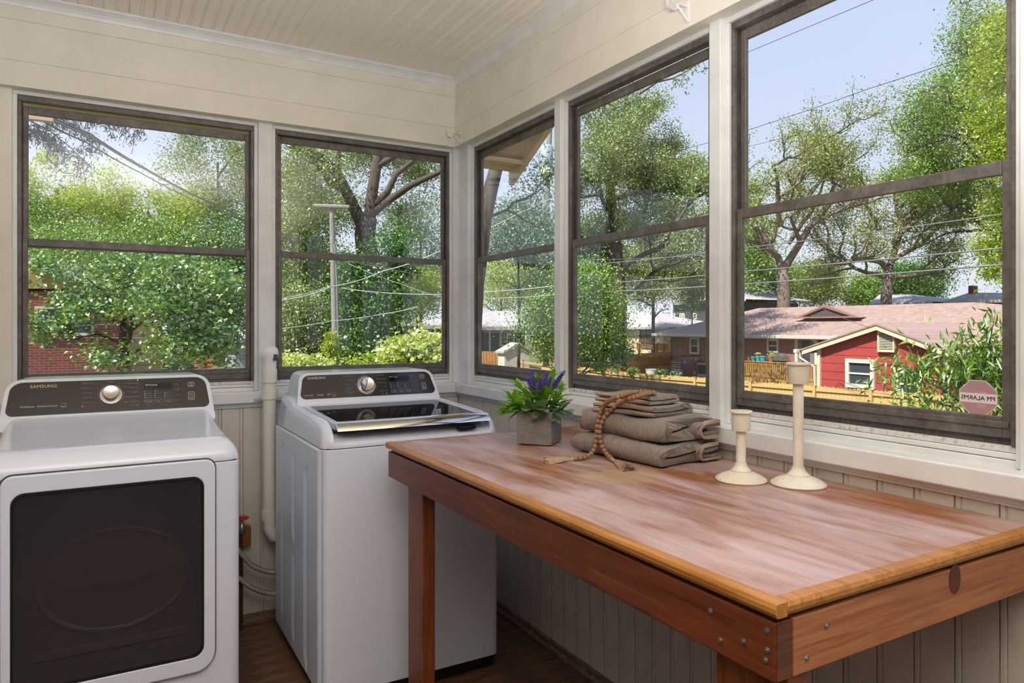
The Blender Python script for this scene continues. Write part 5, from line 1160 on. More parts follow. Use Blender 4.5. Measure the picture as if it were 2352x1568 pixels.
# small white shed in the third window
ys_ = at(1185, 800, 36).y; a, c = onY(1159, 838, ys_), onY(1216, 808, ys_); pk_ = onY(1190, 791, ys_)
ws = thing('white_shed', 'small white gabled shed below the twin window of the blue-grey house', 'shed', (a.x, ys_, a.z))
fixn(B().prism([(a.x, a.z - .8), (c.x, a.z - .8), (c.x, c.z), (pk_.x, pk_.z), (a.x, c.z)], lambda u, q, t: (u, t, q), ys_, ys_ + .7).build('wall', M['extwhite'], ws))
fixn(B().prism([(a.x - .12, c.z - .05), (pk_.x, pk_.z), (c.x + .12, c.z - .05), (c.x + .12, c.z + .05), (pk_.x, pk_.z + .1), (a.x - .12, c.z + .05)], lambda u, q, t: (u, t, q), ys_ - .1, ys_ + .8).build('roof_slope', M['shinglegrey'], ws))
# leaning trunk, transformer pole
lt = tree('leaning_oak', 'leaning oak trunk near the corner, left in the third window', 'tree', at(1085, 850, 15), pts((1080, 850, 15), (1092, 660, 15), (1112, 500, 15), (1128, 430, 15), (1140, 385, 15), (1160, 300, 15)), .20, .13, [(tuple(at(1135, 400, 15)), tuple(Vector((1.0, .8, 1.6))), .06), (tuple(at(1112, 500, 15)), tuple(Vector((1.6, .6, .2))), .04)], 'blue', .10, 16, .25, 61, 2)
tp_ = thing('transformer_pole', 'grey pole transformer can on a pole seen above the third window rail', 'transformer', at(1255, 700, 28.4))
B().tube(pts((1254, 840, 28.4), (1255, 500, 28.4), (1264, 260, 28.4)), .13, .10, 12).build('pole_shaft', M['pole'], tp_, smooth=True, auto=60)
a, c = at(1254, 392, 28), at(1254, 334, 28); B().lathe([(.001, a.z), (.26, a.z), (.28, a.z + .03), (.28, c.z - .05), (.23, c.z), (.05, c.z + .03), (.04, c.z + .16), (.001, c.z + .17)], (a.x, a.y, 0), 20).build('transformer_can', M['can'], tp_, smooth=True, auto=50)
a = at(1254, 397, 27.6); B().lathe([(.001, a.z - .17), (.13, a.z - .2), (.25, a.z - .10), (.27, a.z + .05), (.15, a.z + .2), (.001, a.z + .22)], (a.x, a.y, 0), 18).build('lamp_housing', simple('pale_green_lamp', '#d7dcb4', .4), tp_, smooth=True, auto=50)
mass('maple_tree', 'bluish-green tree behind the transformer pole', 'tree', 1190, 540, 26, 90, 75, 'blue', .13, 46, 190, .45, 62)
mass('maple_tree', 'yellow-green trees over the blue-grey house roof', 'tree', 1150, 655, 52, 90, 60, 'bright', .2, 50, 160, .9, 63)
mass('hackberry_tree', 'dense round dark tree between the third and fourth windows', 'tree', 1318, 720, 26, 118, 118, 'mid', .13, 160, 190, .5, 64, hollow=.25)
mass('hackberry_tree', 'darker lower boughs of a tree over the low brown fence', 'tree', 1375, 790, 27, 75, 45, 'dark', .12, 50, 170, .4, 65, trunk=False)
mass('maple_tree', 'deep green tree behind the low wires, left of the cream house', 'tree', 1340, 610, 36, 110, 75, 'dark', .15, 60, 170, .7, 66)
# ---- near fence: new yellow pickets, one object per board
nf = thing('picket_fence', 'new yellow dog-eared picket fence running along the yard in front', 'fence', (20.1, 18, gz(20.1, 18)))
A0, A1 = Vector((18.62, 29.5, 0)), Vector((22.61, 0.0, 0)); dv = (A1 - A0); Lf = dv.length; dv.normalize(); nv = Vector((-1, dv.x / dv.y * 1, 0)).normalized()
nv = Vector((dv.y, -dv.x, 0)); nv = nv if nv.x < 0 else -nv
def ztop(s): return -.645 + .22 * max(0, (6 - s)) / 6
ra = math.atan2(dv.y, dv.x); rq = random.Random(2)
pm = [mesh_of(B().prism([(0, -1.75), (.134, -1.75), (.134, -.035), (.105, 0), (.029, 0), (0, -.035)], lambda u, q, t: (u, t, q), -.009, .009), M['fence']) for _ in range(1)]
s = 0
while s < Lf:
    p = A0 + dv * s + nv * .0; inst('picket', pm[0], (p.x, p.y, ztop(s) + rq.uniform(-.012, .012)), nf, (0, 0, ra)); s += .1385
post = mesh_of(B().box(-.045, .045, -.045, .045, -2.0, .045).box(-.055, .055, -.055, .055, .045, .065), M['fence'])
posts_s = []
for px, py in ((1129, 828), (1203, 835), (1327, 845), (1404.7, 851.8), (1485.4, 857.4), (1599, 865.4), (1726.5, 874.3), (1873, 884.6), (2003, 893.8), (2110, 901), (2195, 907)):
    r = _ray(px, py); t_ = (A0.x * nv.x + A0.y * nv.y) / (r.x * nv.x + r.y * nv.y); p = Vector((r.x * t_, r.y * t_, 0)); s = (p - A0).dot(dv); posts_s.append(s)
    p = A0 + dv * s + nv * .075; inst('fence_post', post, (p.x, p.y, ztop(s) - .05), nf, (0, 0, ra))
for k_ in range(4):
    s = posts_s[-1] + 2.44; posts_s.append(s); p = A0 + dv * s + nv * .075; inst('fence_post', post, (p.x, p.y, ztop(s) - .05), nf, (0, 0, ra))
for s0, s1 in zip(posts_s[:-1], posts_s[1:]):
    for dz in (-.13, -.42, -1.4):
        p = A0 + dv * s0 + nv * .04; q = A0 + dv * s1 + nv * .04; b = B(); h = .045
        z0, z1 = ztop(s0) + dz, ztop(s1) + dz; w_ = nv * .018
        b.add([p - w_ + Vector((0, 0, z0 - h)), p + w_ + Vector((0, 0, z0 - h)), p + w_ + Vector((0, 0, z0 + h)), p - w_ + Vector((0, 0, z0 + h)), q - w_ + Vector((0, 0, z1 - h)), q + w_ + Vector((0, 0, z1 - h)), q + w_ + Vector((0, 0, z1 + h)), q - w_ + Vector((0, 0, z1 + h))],
              [(0, 1, 2, 3), (7, 6, 5, 4), (0, 4, 5, 1), (1, 5, 6, 2), (2, 6, 7, 3), (3, 7, 4, 0)]); fixn(b.build('rail', M['fence'], nf))
def board_fence(label, p, q, m, zb, wd=.14, drop=0, name='board_fence'):
    t = thing(name, label, 'fence', ((p.x + q.x) / 2, (p.y + q.y) / 2, zb)); d = Vector((q.x - p.x, q.y - p.y, 0)); L = d.length; d.normalize(); n = int(L / wd); r = math.atan2(d.y, d.x); rg = random.Random(n)
    me = mesh_of(B().box(0, wd - .004, -.01, .01, -(max(p.z, q.z) - zb), 0), m)
    for k in range(n): u = k / n; v = p.lerp(q, u); inst('board', me, (v.x, v.y, v.z + rg.uniform(-.02, .02)), t, (0, 0, r))
    for u in (.25, .75):
        v0, v1 = p.copy(), q.copy(); v0.z = zb + (v0.z - zb) * u; v1.z = zb + (v1.z - zb) * u; nn = Vector((d.y, -d.x, 0)); nn = nn if nn.x > 0 else -nn; b = B(); b.tube([v0 + nn * .05, v1 + nn * .05], .04, n=4); b.build('rail', m, t)
    return t
board_fence('low brown board fence under the dark tree boughs', at(1290, 826, 40), at(1425, 832, 36), M['fencebr'], -2.3, .145)
board_fence('tall brown board fence beside the end of the brick house', at(1423, 816, 36), at(1541, 806, 39), M['fencebr'], -2.6, .15)
board_fence('brown board fence below the blue-grey house, left in third window', at(1085, 806, 38), at(1158, 807, 37.5), M['fencebr'], -2.0, .15)
# yard plants by the low fence
for i, (px, py, rx, ry, lm, lb) in enumerate(((1378, 845, 16, 9, 'vine', 'spiky pale yard plant by the low brown fence'), (1416, 846, 6, 9, 'vine', 'small green yard plant at the corner of the tall fence'), (1452, 853, 14, 5, 'mid', 'low round yard plant below the tall brown fence'), (1520, 856, 12, 7, 'dark', 'dark green yard plant by the white trellis'), (1552, 860, 14, 6, 'blue', 'pale blue-green yard plant below the white trellis'))):
    mass('yard_plant', lb, 'plant', px, py, 30, rx, ry, lm, .12, 10, 40, .09, 70 + i, trunk=False, asp=.35, base_to=gz(20, 20))

# ---- brick ranch house
XH = 28.0
bh = thing('brick_house', 'low brick house with a long pinkish shingle roof', 'house', (XH, 20, -2.8))
yl, yr_ = onX(1540, 800, XH).y, 6.0
B().box(XH, XH + 8, yr_, yl, -2.9, .86).build('brick_wall', M['brick'], bh)
ez = onX(1700, 768, XH - .6).z
EL, ER = Vector((XH - .4, onX(1503, 766, XH - .4).y, ez)), Vector((XH - .4, 4.0, ez)); xr = XH + 4.2
RL = onX(1742, 709, xr); RR = onX(2236, 692, xr); RL.z = RR.z = (RL.z + RR.z) / 2
BLk, BRk = Vector((XH + 9, EL.y, ez)), Vector((XH + 9, ER.y, ez)); dwn = Vector((0, 0, .14))
b = B(); b.add([EL, ER, RR, RL, BLk, BRk, EL - dwn, ER - dwn, BLk - dwn, BRk - dwn], [(0, 1, 2, 3), (5, 4, 3, 2), (4, 0, 3), (1, 5, 2), (6, 7, 1, 0), (8, 6, 0, 4), (6, 8, 9, 7)]); fixn(b.build('hip_roof', M['shingle'], bh))
B().box(XH - .54, XH - .4, ER.y, EL.y + .1, ez - .17, ez - .01).build('gutter', M['gutter'], bh, bevel=.02)
B().box(XH - .38, XH + .02, ER.y, EL.y - .1, ez - .20, ez - .145).build('soffit', M['extwhite'], bh)
for pa, pc in (((1586, 775), (1607, 813)), ((1763.5, 778), (1789.5, 810))):
    a, c = onX(*pa, XH), onX(*pc, XH); win(bh, fX(XH), c.y, a.y, c.z, a.z, M['extwhite'], tw=.09)
a, c = onX(1834, 777, XH), onX(1873, 842, XH); dn = B().box(XH - .05, XH + .02, c.y, a.y, c.z, a.z).build('door', simple('grey_door', '#77716d', .5), bh)
a, c = onX(1844, 783, XH), onX(1862, 834, XH); B().box(XH - .07, XH - .051, c.y, a.y, c.z, a.z).build('door_pane', M['exglass'], dn)
for px in (1828.5, 1874): a, c = onX(px, 777, XH), onX(px + 6, 842, XH); B().box(XH - .1, XH + .02, c.y, a.y, c.z, a.z).build('door_casing', M['extwhite'], bh)
def downspout(px, x, y1):
    a = onX(px, 772, x); c = onX(px, y1, x); B().tube([a + Vector((-.5, .15, .05)), a + Vector((-.45, .1, -.12)), a + Vector((-.06, 0, -.35)), Vector((a.x - .06, a.y, c.z))], .05, n=8).build('downspout', M['gutter'], bh)
downspout(1541, XH, 826); downspout(1884, XH, 800)
# triangular vent gable on the roof
dx_ = XH + 1.75; a, c, t_ = onX(1836, 731, dx_), onX(1976, 727.5, dx_), onX(1899, 702.5, dx_); zb = (a.z + c.z) / 2; a.z = c.z = zb
dm = fixn(B().prism([(a.y, zb), (c.y, zb), (t_.y, t_.z)], lambda u, q, t: (t, u, q), dx_, dx_ + 2.4).build('vent_gable', M['shingle'], bh))
ins = lambda p, k: (p[0] * k + t_.y * (1 - k), p[1] * k + (zb + (t_.z - zb) * .33) * (1 - k))
o_ = [(a.y + .12, zb - .02), (c.y - .12, zb - .02), (t_.y, t_.z + .06)]; i_ = [ins(p, .80) for p in ((a.y, zb + .03), (c.y, zb + .03), (t_.y, t_.z))]
fixn(ring(o_, i_, lambda u, q, t: (dx_ + t, u, q), -.22, -.02).build('gable_board', simple('dusty_rose_board', '#8d6a63', .7), dm)); fixn(B().prism(i_, lambda u, q, t: (dx_ + t, u, q), -.06, -.03).build('louvre_back', M['seam'], dm))
zmin, zmax = i_[0][1], i_[2][1]
for k in range(6):
    f = (k + .3) / 6.5; z = zmin + (zmax - zmin) * f; ya, yc = i_[0][0] + (i_[2][0] - i_[0][0]) * f, i_[1][0] + (i_[2][0] - i_[1][0]) * f
    B().box(dx_ - .13, dx_ - .06, yc, ya, z, z + .05).build('louvre_slat', M['louvre'], dm)
# lower roof plane of the wing beyond the red shed
b = B(); w0, w1 = onX(2040, 743, 27.6), onX(2420, 747, 27.6); e0, e1 = Vector((24.6, w0.y + .6, .05)), Vector((24.6, w1.y, .05)); b.add([e0, e1, w1, w0, e0 - dwn, e1 - dwn, w1 - dwn, w0 - dwn], [(0, 1, 2, 3), (7, 6, 5, 4), (0, 4, 5, 1), (1, 5, 6, 2), (2, 6, 7, 3), (3, 7, 4, 0)]); fixn(b.build('wing_roof', M['shingle'], bh, label='lower roof slope with wide shingle courses'))
B().box(25.3, 27.9, 4, w0.y - .4, -2.9, -.15).build('wing_wall', M['siding_red'], bh)
# utilities on the brick wall
ac = thing('air_conditioner', 'grey air-conditioning cabinet against the brick wall, right edge of fourth window', 'air conditioner', onX(1622, 870, XH - .5)); a, c = onX(1609, 833, XH - .5), onX(1634, 872, XH - .5)
B().box(XH - .75, XH - .1, c.y, a.y, c.z - .6, a.z).build('cabinet', simple('ac_grey', '#aab2b8', .5), ac, bevel=.02); B().box(XH - .76, XH - .751, c.y + .05, a.y - .05, c.z + .3, a.z - .08).build('fan_grille', M['louvre'], ac)
tr_ = thing('trellis', 'white slatted trellis panel beside the corner of the brick house', 'trellis', onX(1547, 862, XH - .9)); x_ = XH - .9
for k in range(7): a, c = onX(1532, 830 + 5.2 * k, x_), onX(1563, 831 + 5.2 * k, x_); B().box(x_ - .02, x_ + .02, c.y, a.y, a.z - .035, a.z + .015).build('slat', M['extwhite'], tr_)
for px in (1533, 1541, 1548, 1555, 1562): a, c = onX(px, 829, x_), onX(px + 1.2, 866, x_); B().box(x_ + .02, x_ + .04, c.y, a.y, c.z - .3, a.z).build('upright', M['bluegrey'], tr_)
a, c = onX(1523, 829, x_), onX(1531, 858, x_); tb_ = thing('dark_bin', 'dark slate bin left of the white trellis', 'bin', (x_, (a.y + c.y) / 2, c.z - .4))
B().box(x_ - .3, x_ + .3, c.y, a.y, c.z - .4, a.z - .05).build('bin_body', M['darkgrey'], tb_, bevel=.03); B().box(x_ - .34, x_ + .34, c.y - .02, a.y + .02, a.z - .05, a.z + .02).build('bin_lid', M['darkgrey'], tb_, bevel=.02)
ds = at(1470, 858, 31); pd = thing('planter_tub', 'small white planter tub behind the near fence', 'planter', ds)
B().lathe([(.001, -.25), (.2, -.25), (.25, .08), (.27, .1), (.22, .1), (.2, .05), (.001, .04)], ds + Vector((1.5, 1, .0)), 16).build('tub', M['extwhite'], pd)

# ---- deck with railing, pots and a grill
XD_ = 26.0
dk = thing('wooden_deck', 'yellow wooden deck with a baluster railing in front of brick house', 'deck', (XD_, 22, -2.7))
y0, y1 = onX(1884, 830, XD_).y, onX(1655, 830, XD_).y; zt = onX(1780, 831.5, XD_).z; zb = onX(1780, 868, XD_).z
B().box(XD_, XH, y0, y1, zb - .12, zb - .07).build('deck_floor', M['deck'], dk); B().box(XD_ - .04, XD_, y0, y1, zb - .36, zb - .06).build('rim_board', M['deck'], dk)
B().box(XD_ - .05, XD_ + .10, y0, y1, zt - .04, zt).build('cap_rail', M['deck'], dk); B().box(XD_ + .0, XD_ + .04, y0, y1, zt - .14, zt - .05).build('top_rail', M['deck'], dk); B().box(XD_ + .0, XD_ + .04, y0, y1, zb + .06, zb + .14).build('bottom_rail', M['deck'], dk)
me = mesh_of(B().box(-.05, 0, -.024, .024, -.0, zt - zb - .10), M['deck']); y = y0 + .06
while y < y1: inst('baluster', me, (XD_ - .002, y, zb + .03), dk); y += .1130
me = mesh_of(B().box(-.05, .05, -.05, .05, -1.9, zt - zb - .045), M['deck'])
for px in (1661, 1768.5, 1880): y = onX(px, 840, XD_).y; inst('rail_post', me, (XD_ + .06, y, zb), dk)
def pot(label, px, mat, r, h, leafm, n, lr):
    y = onX(px, 825, XD_ + .03).y; t = thing('flower_pot', label, 'pot', (XD_ + .03, y, zt), 'pots along the deck rail')
    B().lathe([(.001, 0), (r * .7, 0), (r * .95, h * .8), (r * 1.08, h * .82), (r * 1.08, h), (r * .9, h), (r * .85, h * .85), (.001, h * .84)], (XD_ + .03, y, zt), 18).build('pot', mat, t, smooth=True, auto=50)
    if n: leaf_cloud('foliage', LM[leafm], t, clumps((XD_ + .03, y, zt + h + lr * .6), (lr, lr, lr), n, 30, lr * .3, int(px), .2), .07, .5, .6, 0, int(px))
TQ = simple('turquoise_glaze', '#3f9fb5', .35); pot('terracotta pot on the deck rail, left of the turquoise ones', 1720, simple('terracotta', '#b0653c', .8), .075, .12, 'mid', 0, .1); pot('left turquoise pot on the deck rail', 1730, TQ, .11, .20, 'mid', 0, .1)
pot('middle turquoise pot with yellow-green plant on the deck rail', 1741, TQ, .10, .20, 'vine', 6, .12); pot('largest turquoise pot on the deck rail', 1752, TQ, .14, .25, 'mid', 0, .1); pot('brown pot with yellow-green plant on the deck rail', 1770, simple('brown_glaze', '#8a6d57', .5), .12, .26, 'vine', 7, .14)
gr = onX(1790, 826, XD_ + .8); g_ = thing('kettle_grill', 'silver-lidded grill on the deck behind the brown pot', 'grill', (gr.x, gr.y, zb - .07))
fixn(B().prism([(.38 * math.cos(q), .02 + .34 * math.sin(q)) for q in [math.pi * i / 14 for i in range(15)]], lambda u, q, t: (gr.x + t, gr.y + u, zt + .02 + q), -.25, .25).build('lid', M['silver'], g_)); B().box(gr.x - .26, gr.x + .26, gr.y - .44, gr.y + .40, zt - .2, zt + .03).build('firebox', M['black'], g_, bevel=.02)
for sx in (-.2, .2):
    for sy in (-.33, .33): B().box(gr.x + sx - .02, gr.x + sx + .02, gr.y + sy - .02, gr.y + sy + .02, zb - .07, zt - .2).build('leg', M['black'], g_)

# ---- red gabled shed
XS = 23.0; sh = thing('red_shed', 'red gabled shed with cream trim and white window behind the fence', 'shed', (XS, 14.7, -2.75)); fs = fX(XS)
pk_ = onX(2021, 745, XS); lw, rw = onX(1884, 805, XS), onX(2170, 812, XS); el, er = onX(1850, 803.5, XS), onX(2212, 818, XS)
sl_ = lambda y: pk_.z - .16 - abs(y - pk_.y) * (pk_.z - el.z) / (el.y - pk_.y)
fixn(B().prism([(lw.y, -2.8), (rw.y, -2.8), (rw.y, sl_(rw.y)), (pk_.y, pk_.z - .16), (lw.y, sl_(lw.y))], fs, .06, 5.0).build('wall', M['siding_red'], sh))
zs = np.arange(-2.75, 1.3, .305)
for z in zs:      # lap siding boards, clipped to the gable
    hw_l = min(lw.y, pk_.y + max(.05, (pk_.z - .16 - (z + .30)) / ((pk_.z - el.z) / (el.y - pk_.y)))); hw_r = max(rw.y, pk_.y - max(.05, (pk_.z - .16 - (z + .30)) / ((pk_.z - el.z) / (el.y - pk_.y))))
    hb_l = min(lw.y, pk_.y + max(.05, (pk_.z - .16 - z) / ((pk_.z - el.z) / (el.y - pk_.y)))); hb_r = max(rw.y, pk_.y - max(.05, (pk_.z - .16 - z) / ((pk_.z - el.z) / (el.y - pk_.y))))
    if pk_.z - .16 - z < .1: continue
    b = B(); b.add([(XS + .032, hb_l, z), (XS + .032, hb_r, z), (XS + .045, hw_r, z + .304), (XS + .045, hw_l, z + .304), (XS + .06, hb_l, z), (XS + .06, hb_r, z), (XS + .06, hw_r, z + .304), (XS + .06, hw_l, z + .304)], [(0, 1, 2, 3), (4, 5, 1, 0), (7, 6, 5, 4), (3, 2, 6, 7), (0, 3, 7, 4), (1, 5, 6, 2)]); fixn(b.build('siding_board', M['siding_red'], sh))
for e_ in (el, er):
    fixn(B().prism([(pk_.y, pk_.z), (e_.y, e_.z), (e_.y, e_.z - .17), (pk_.y, pk_.z - .19)], fs, -.21, -.16).build('rake_board', M['creamtrim'], sh))
    fixn(B().prism([(pk_.y, pk_.z + .04), (e_.y + (.1 if e_ is el else -.1), e_.z + .02), (e_.y + (.1 if e_ is el else -.1), e_.z - .03), (pk_.y, pk_.z - .02)], fs, -.24, 5.3).build('roof_slope', M['shingle'], sh))
    fixn(B().prism([(pk_.y, pk_.z - .10), (e_.y, e_.z - .10), (e_.y, e_.z - .13), (pk_.y, pk_.z - .13)], fs, -.16, .05).build('soffit', M['creamtrim'], sh))
B().box(XS - .05, XS + .05, lw.y - .02, lw.y + .11, -2.8, sl_(lw.y)).build('corner_board', M['creamtrim'], sh)
B().box(XS - .05, XS + .05, rw.y - .11, rw.y + .02, -2.8, sl_(rw.y)).build('corner_board', M['creamtrim'], sh)
B().box(XS - .4, XS + 5, el.y + .08, el.y + .24, el.z - .12, el.z + .03).build('gutter', M['gutter'], sh, bevel=.02)
B().tube([Vector((XS - .2, el.y + .12, el.z - .1)), Vector((XS - .2, el.y + .08, el.z - .3)), Vector((XS - .04, lw.y + .22, el.z - .62)), Vector((XS + .03, lw.y + .17, -2.7))], .045, n=8).build('downspout', M['gutter'], sh)
a, c = onX(1942, 823, XS - .05), onX(2008, 894, XS - .05); win(sh, fX(XS), c.y, a.y, c.z, a.z, M['extwhite'], tw=.14)
a, c = onX(2060, 846, XS), onX(2120, 920, XS); win(sh, fX(XS), c.y, a.y, c.z, a.z, M['extwhite'], tw=.14)
a, c = onX(2018, 761, XS), onX(2057, 809, XS); v_ = B(); oo = [(c.y, a.z), (a.y, a.z), (a.y, c.z), (c.y, c.z)]; t5 = .055; ii = [(c.y + t5, a.z - t5), (a.y - t5, a.z - t5), (a.y - t5, c.z + t5), (c.y + t5, c.z + t5)]
gv = fixn(ring(oo, ii, fs, -.08, .05).build('gable_vent', M['creamtrim'], sh)); fixn(B().prism(ii, fs, .0, .02).build('vent_back', M['cutgap'], gv))
for k in range(11):
    z = c.z + t5 + (a.z - c.z - 2 * t5) * k / 11; hh = (a.z - c.z - 2 * t5) / 11
    b = B(); b.add([(XS - .06, c.y + t5, z), (XS - .06, a.y - t5, z), (XS - .005, a.y - t5, z + hh * .62), (XS - .005, c.y + t5, z + hh * .62), (XS - .05, c.y + t5, z + .012 + hh * .05), (XS - .05, a.y - t5, z + .012 + hh * .05)], [(0, 1, 2, 3), (0, 1, 5, 4), (4, 5, 2, 3)]); b.build('vent_slat', M['creamtrim'], gv)
# ---- cream house, dark house and red deck in the fourth window
def xhouse(label, name, X, x0, x1, y0, y1, m, roof, roofm, deep=6, roofpts=None):
    a, c = onX(x0, y1, X), onX(x1, y0, X); t = thing(name, label, 'house', (X, (a.y + c.y) / 2, a.z - 1))
    B().box(X, X + deep, c.y, a.y, a.z - 2.5, c.z).build('wall', m, t)
    if roof:
        e0, e1 = onX(x0 - 5, y0, X - .5), onX(x1 + 13, y0 + 1, X - .5); e1.z = e0.z; r0, r1 = onX(roof[0], roof[2], X + deep / 2), onX(roof[1], roof[2], X + deep / 2); bk = Vector((deep + 1, 0, 0))
        b = B(); b.add([e0, e1, r1, r0, e0 + bk, e1 + bk, e0 - Vector((0, 0, .15)), e1 - Vector((0, 0, .15))], [(0, 1, 2, 3), (5, 4, 3, 2), (4, 0, 3), (1, 5, 2), (6, 7, 1, 0)]); fixn(b.build('roof_slope', M[roofm], t))
    return t
cs_ = xhouse('cream house with a pale hipped roof behind the dark tree', 'cream_house', 34, 1432, 1522, 751, 800, M['creamwall'], (1440, 1483, 716), 'shinglegrey')
a, c = onX(1469, 755, 34), onX(1500, 786, 34); win(cs_, fX(34), c.y, a.y, c.z, a.z, simple('brown_window_trim', '#5d4a40', .6), 2, tw=.16)
B().box(33.9, 34.0, onX(1531, 760, 34).y, onX(1425, 760, 34).y, onX(1480, 753, 34).z - .05, onX(1480, 750, 34).z).build('fascia', simple('brown_fascia', '#6d6058', .7), cs_)
rd = thing('red_deck', 'reddish wooden deck railing in front of the cream house', 'deck', onX(1500, 805, 32.5)); X_ = 32.5; a, c = onX(1462, 787, X_), onX(1540, 805, X_)
B().box(X_ - .06, X_ + .06, c.y, a.y, a.z - .06, a.z).build('cap_rail', M['deckred'], rd); B().box(X_ - .03, X_ + .03, c.y, a.y, c.z, c.z + .08).build('bottom_rail', M['deckred'], rd)
y = c.y; me = mesh_of(B().box(-.03, .03, -.025, .025, 0, a.z - c.z), M['deckred'])
while y < a.y: inst('baluster', me, (X_, y, c.z), rd); y += .155
for px in (1468, 1508, 1524): y = onX(px, 790, X_).y; B().box(X_ - .07, X_ + .07, y - .07, y + .07, c.z - 2.2, a.z).build('rail_post', M['deckred'], rd)
dh = xhouse('dark grey two-storey house with white windows behind trees', 'dark_house', 44, 1546, 1700, 694, 790, M['darkgrey'], (1560, 1690, 660), 'shinglegrey', 7)
for x0, x1, y0, y1 in ((1545, 1551, 719, 731), (1562, 1568, 719, 732), (1569, 1574, 719, 732), (1592, 1602, 719, 733)): a, c = onX(x0, y0, 44), onX(x1, y1, 44); win(dh, fX(44), c.y, a.y, c.z, a.z, M['extwhite'], tw=.1)
# far grey roofs behind the brick house
for lb, X, x0, x1, yb, rx0, rx1, ry, mm in (('far house with pale grey gabled roof behind the second oak trunk', 46, 2000, 2130, 697, 2020, 2090, 676, 'creamwall'), ('far house with grey roof and brick chimney at the right edge', 44, 2170, 2330, 692, 2225, 2330, 672, 'brick')):
    t = xhouse(lb, 'far_house', X, x0, x1, yb, 745, M[mm], (rx0, rx1, ry), 'shinglegrey', 7)
a, c = onX(2224, 656, 47), onX(2234, 690, 47); B().box(47, 47.6, c.y, a.y, c.z - .5, a.z).build('chimney', M['brick2'], t)

# ---- trees on the right
def off(px, py, d): return tuple(at(px, py, d))
def V3(right_, up, fwd=0): return tuple(Vector((FY, -FX, 0)) * right_ + Vector((0, 0, up)) + Vector((FX, FY, 0)) * fwd)
D4 = 34
tree('oak_tree', 'tall grey-green oak filling the fourth window', 'tree', at(1420, 840, D4), [at(1420, 840, D4), at(1425, 700, D4), at(1415, 560, D4), at(1405, 460, D4), at(1390, 380, D4)], .38, .16,
     [(off(1420, 620, D4), V3(3.2, 2.2, -1), .15), (off(1420, 600, D4), V3(-2.5, 2.2, 1), .14), (off(1412, 540, D4), V3(3.4, 2.0, 1), .14), (off(1410, 500, D4), V3(-2.6, 1.8, -1), .12), (off(1400, 430, D4), V3(1.5, 2.0, .6), .11), (off(1392, 385, D4), V3(-.8, 2.6, 0), .11), (off(1405, 460, D4), V3(3.3, .9, -1), .11), (off(1425, 680, D4), V3(3.4, .9, 0), .12)],
     'grey', .14, 40, .30, 81, 3, up=.06, spread=.85, extra=np.vstack([clumps(at(px, py, D4), (rx * D4 / FPX, 1.6, ry * D4 / FPX), n, 95, .42, px + py, .1) for px, py, rx, ry, n in ((1370, 330, 45, 65, 26), (1390, 270, 40, 40, 10), (1400, 450, 90, 80, 46), (1520, 420, 80, 55, 34), (1560, 390, 55, 40, 15), (1470, 370, 60, 40, 16), (1500, 500, 90, 45, 30), (1360, 520, 60, 50, 22), (1345, 220, 30, 40, 6))]))
mass('maple_tree', 'olive tree boughs above the cream house roof', 'tree', 1500, 620, 46, 110, 75, 'oak', .18, 90, 170, .75, 82)
mass('maple_tree', 'yellow-green tree in front of the dark grey house', 'tree', 1590, 655, 42, 45, 60, 'oak', .16, 40, 150, .6, 83)
tw = thing('oak_twig', 'thin leafy oak twig hanging across the top of the fourth window', 'tree branch', at(1500, 190, 12)); sg, PP = [], []; rr = random.Random(6)
l = pts((1470, 215, 12), (1510, 188, 12), (1545, 180, 12), (1570, 168, 12), (1590, 155, 12), (1615, 140, 12)); sg.append((l, .02, .006))
for p in l[2:]:
    for k in range(3): e_ = p + Vector((rr.gauss(0, .12), rr.gauss(0, .12), rr.gauss(-.05, .1))); sg.append(([p, e_], .005, .002)); PP += [tuple(e_ + Vector((rr.gauss(0, .06), rr.gauss(0, .06), rr.gauss(0, .06)))) for _ in range(12)]
limb_parts(tw, sg, M['barkdk']); leaf_cloud('foliage', LM['grey'], tw, np.array(PP), .09, .4, .4, .1, 4)
D5 = 44
tree('white_oak', 'oak with a forked bare trunk rising behind the brick house roof', 'tree', at(1800, 745, D5), [at(1800, 760, D5), at(1800, 690, D5), at(1800, 650, D5), at(1797, 620, D5)], .42, .36,
     [(off(1797, 625, D5), V3(-1.4, 4.4, 0), .24), (off(1799, 620, D5), V3(1.5, 4.6, .5), .26), (off(1790, 590, D5), V3(-2.6, 2.6, .5), .16), (off(1810, 560, D5), V3(2.8, 2.4, -.5), .15), (off(1792, 520, D5), V3(-.3, 4.2, 0), .17), (off(1842, 470, D5), V3(1.6, 3.2, 0), .13), (off(1800, 480, D5), V3(.5, 4.4, .4), .13)],
     'oak', .17, 12, .34, 91, 3, 'barkgr', up=.10, spread=.8, keep=.9)
tree('white_oak', 'spreading oak with a dark trunk right of the forked one', 'tree', at(2036, 745, D5), [at(2036, 760, D5), at(2035, 690, D5), at(2038, 650, D5), at(2044, 610, D5)], .36, .28,
     [(off(2042, 620, D5), V3(-1.8, 3.6, 0), .20), (off(2044, 610, D5), V3(1.6, 4.6, .5), .22), (off(2044, 600, D5), V3(3.6, 1.6, 0), .17), (off(2040, 640, D5), V3(-3.2, 1.0, .5), .15), (off(2060, 540, D5), V3(2.6, 3.0, -.5), .16), (off(2020, 530, D5), V3(-2.2, 2.4, 0), .14), (off(2090, 500, D5), V3(2.2, 3.2, 0), .14), (off(2050, 560, D5), V3(.2, 4.4, .5), .16), (off(2040, 640, D5), V3(3.3, .5, -.5), .13)],
     'oak', .17, 18, .36, 92, 3, 'barkgr', up=.10, spread=.8, extra=clumps(at(2090, 470, D5), (4.0, 2, 2.4), 46, 70, .5, 93, .1))
D6 = 38
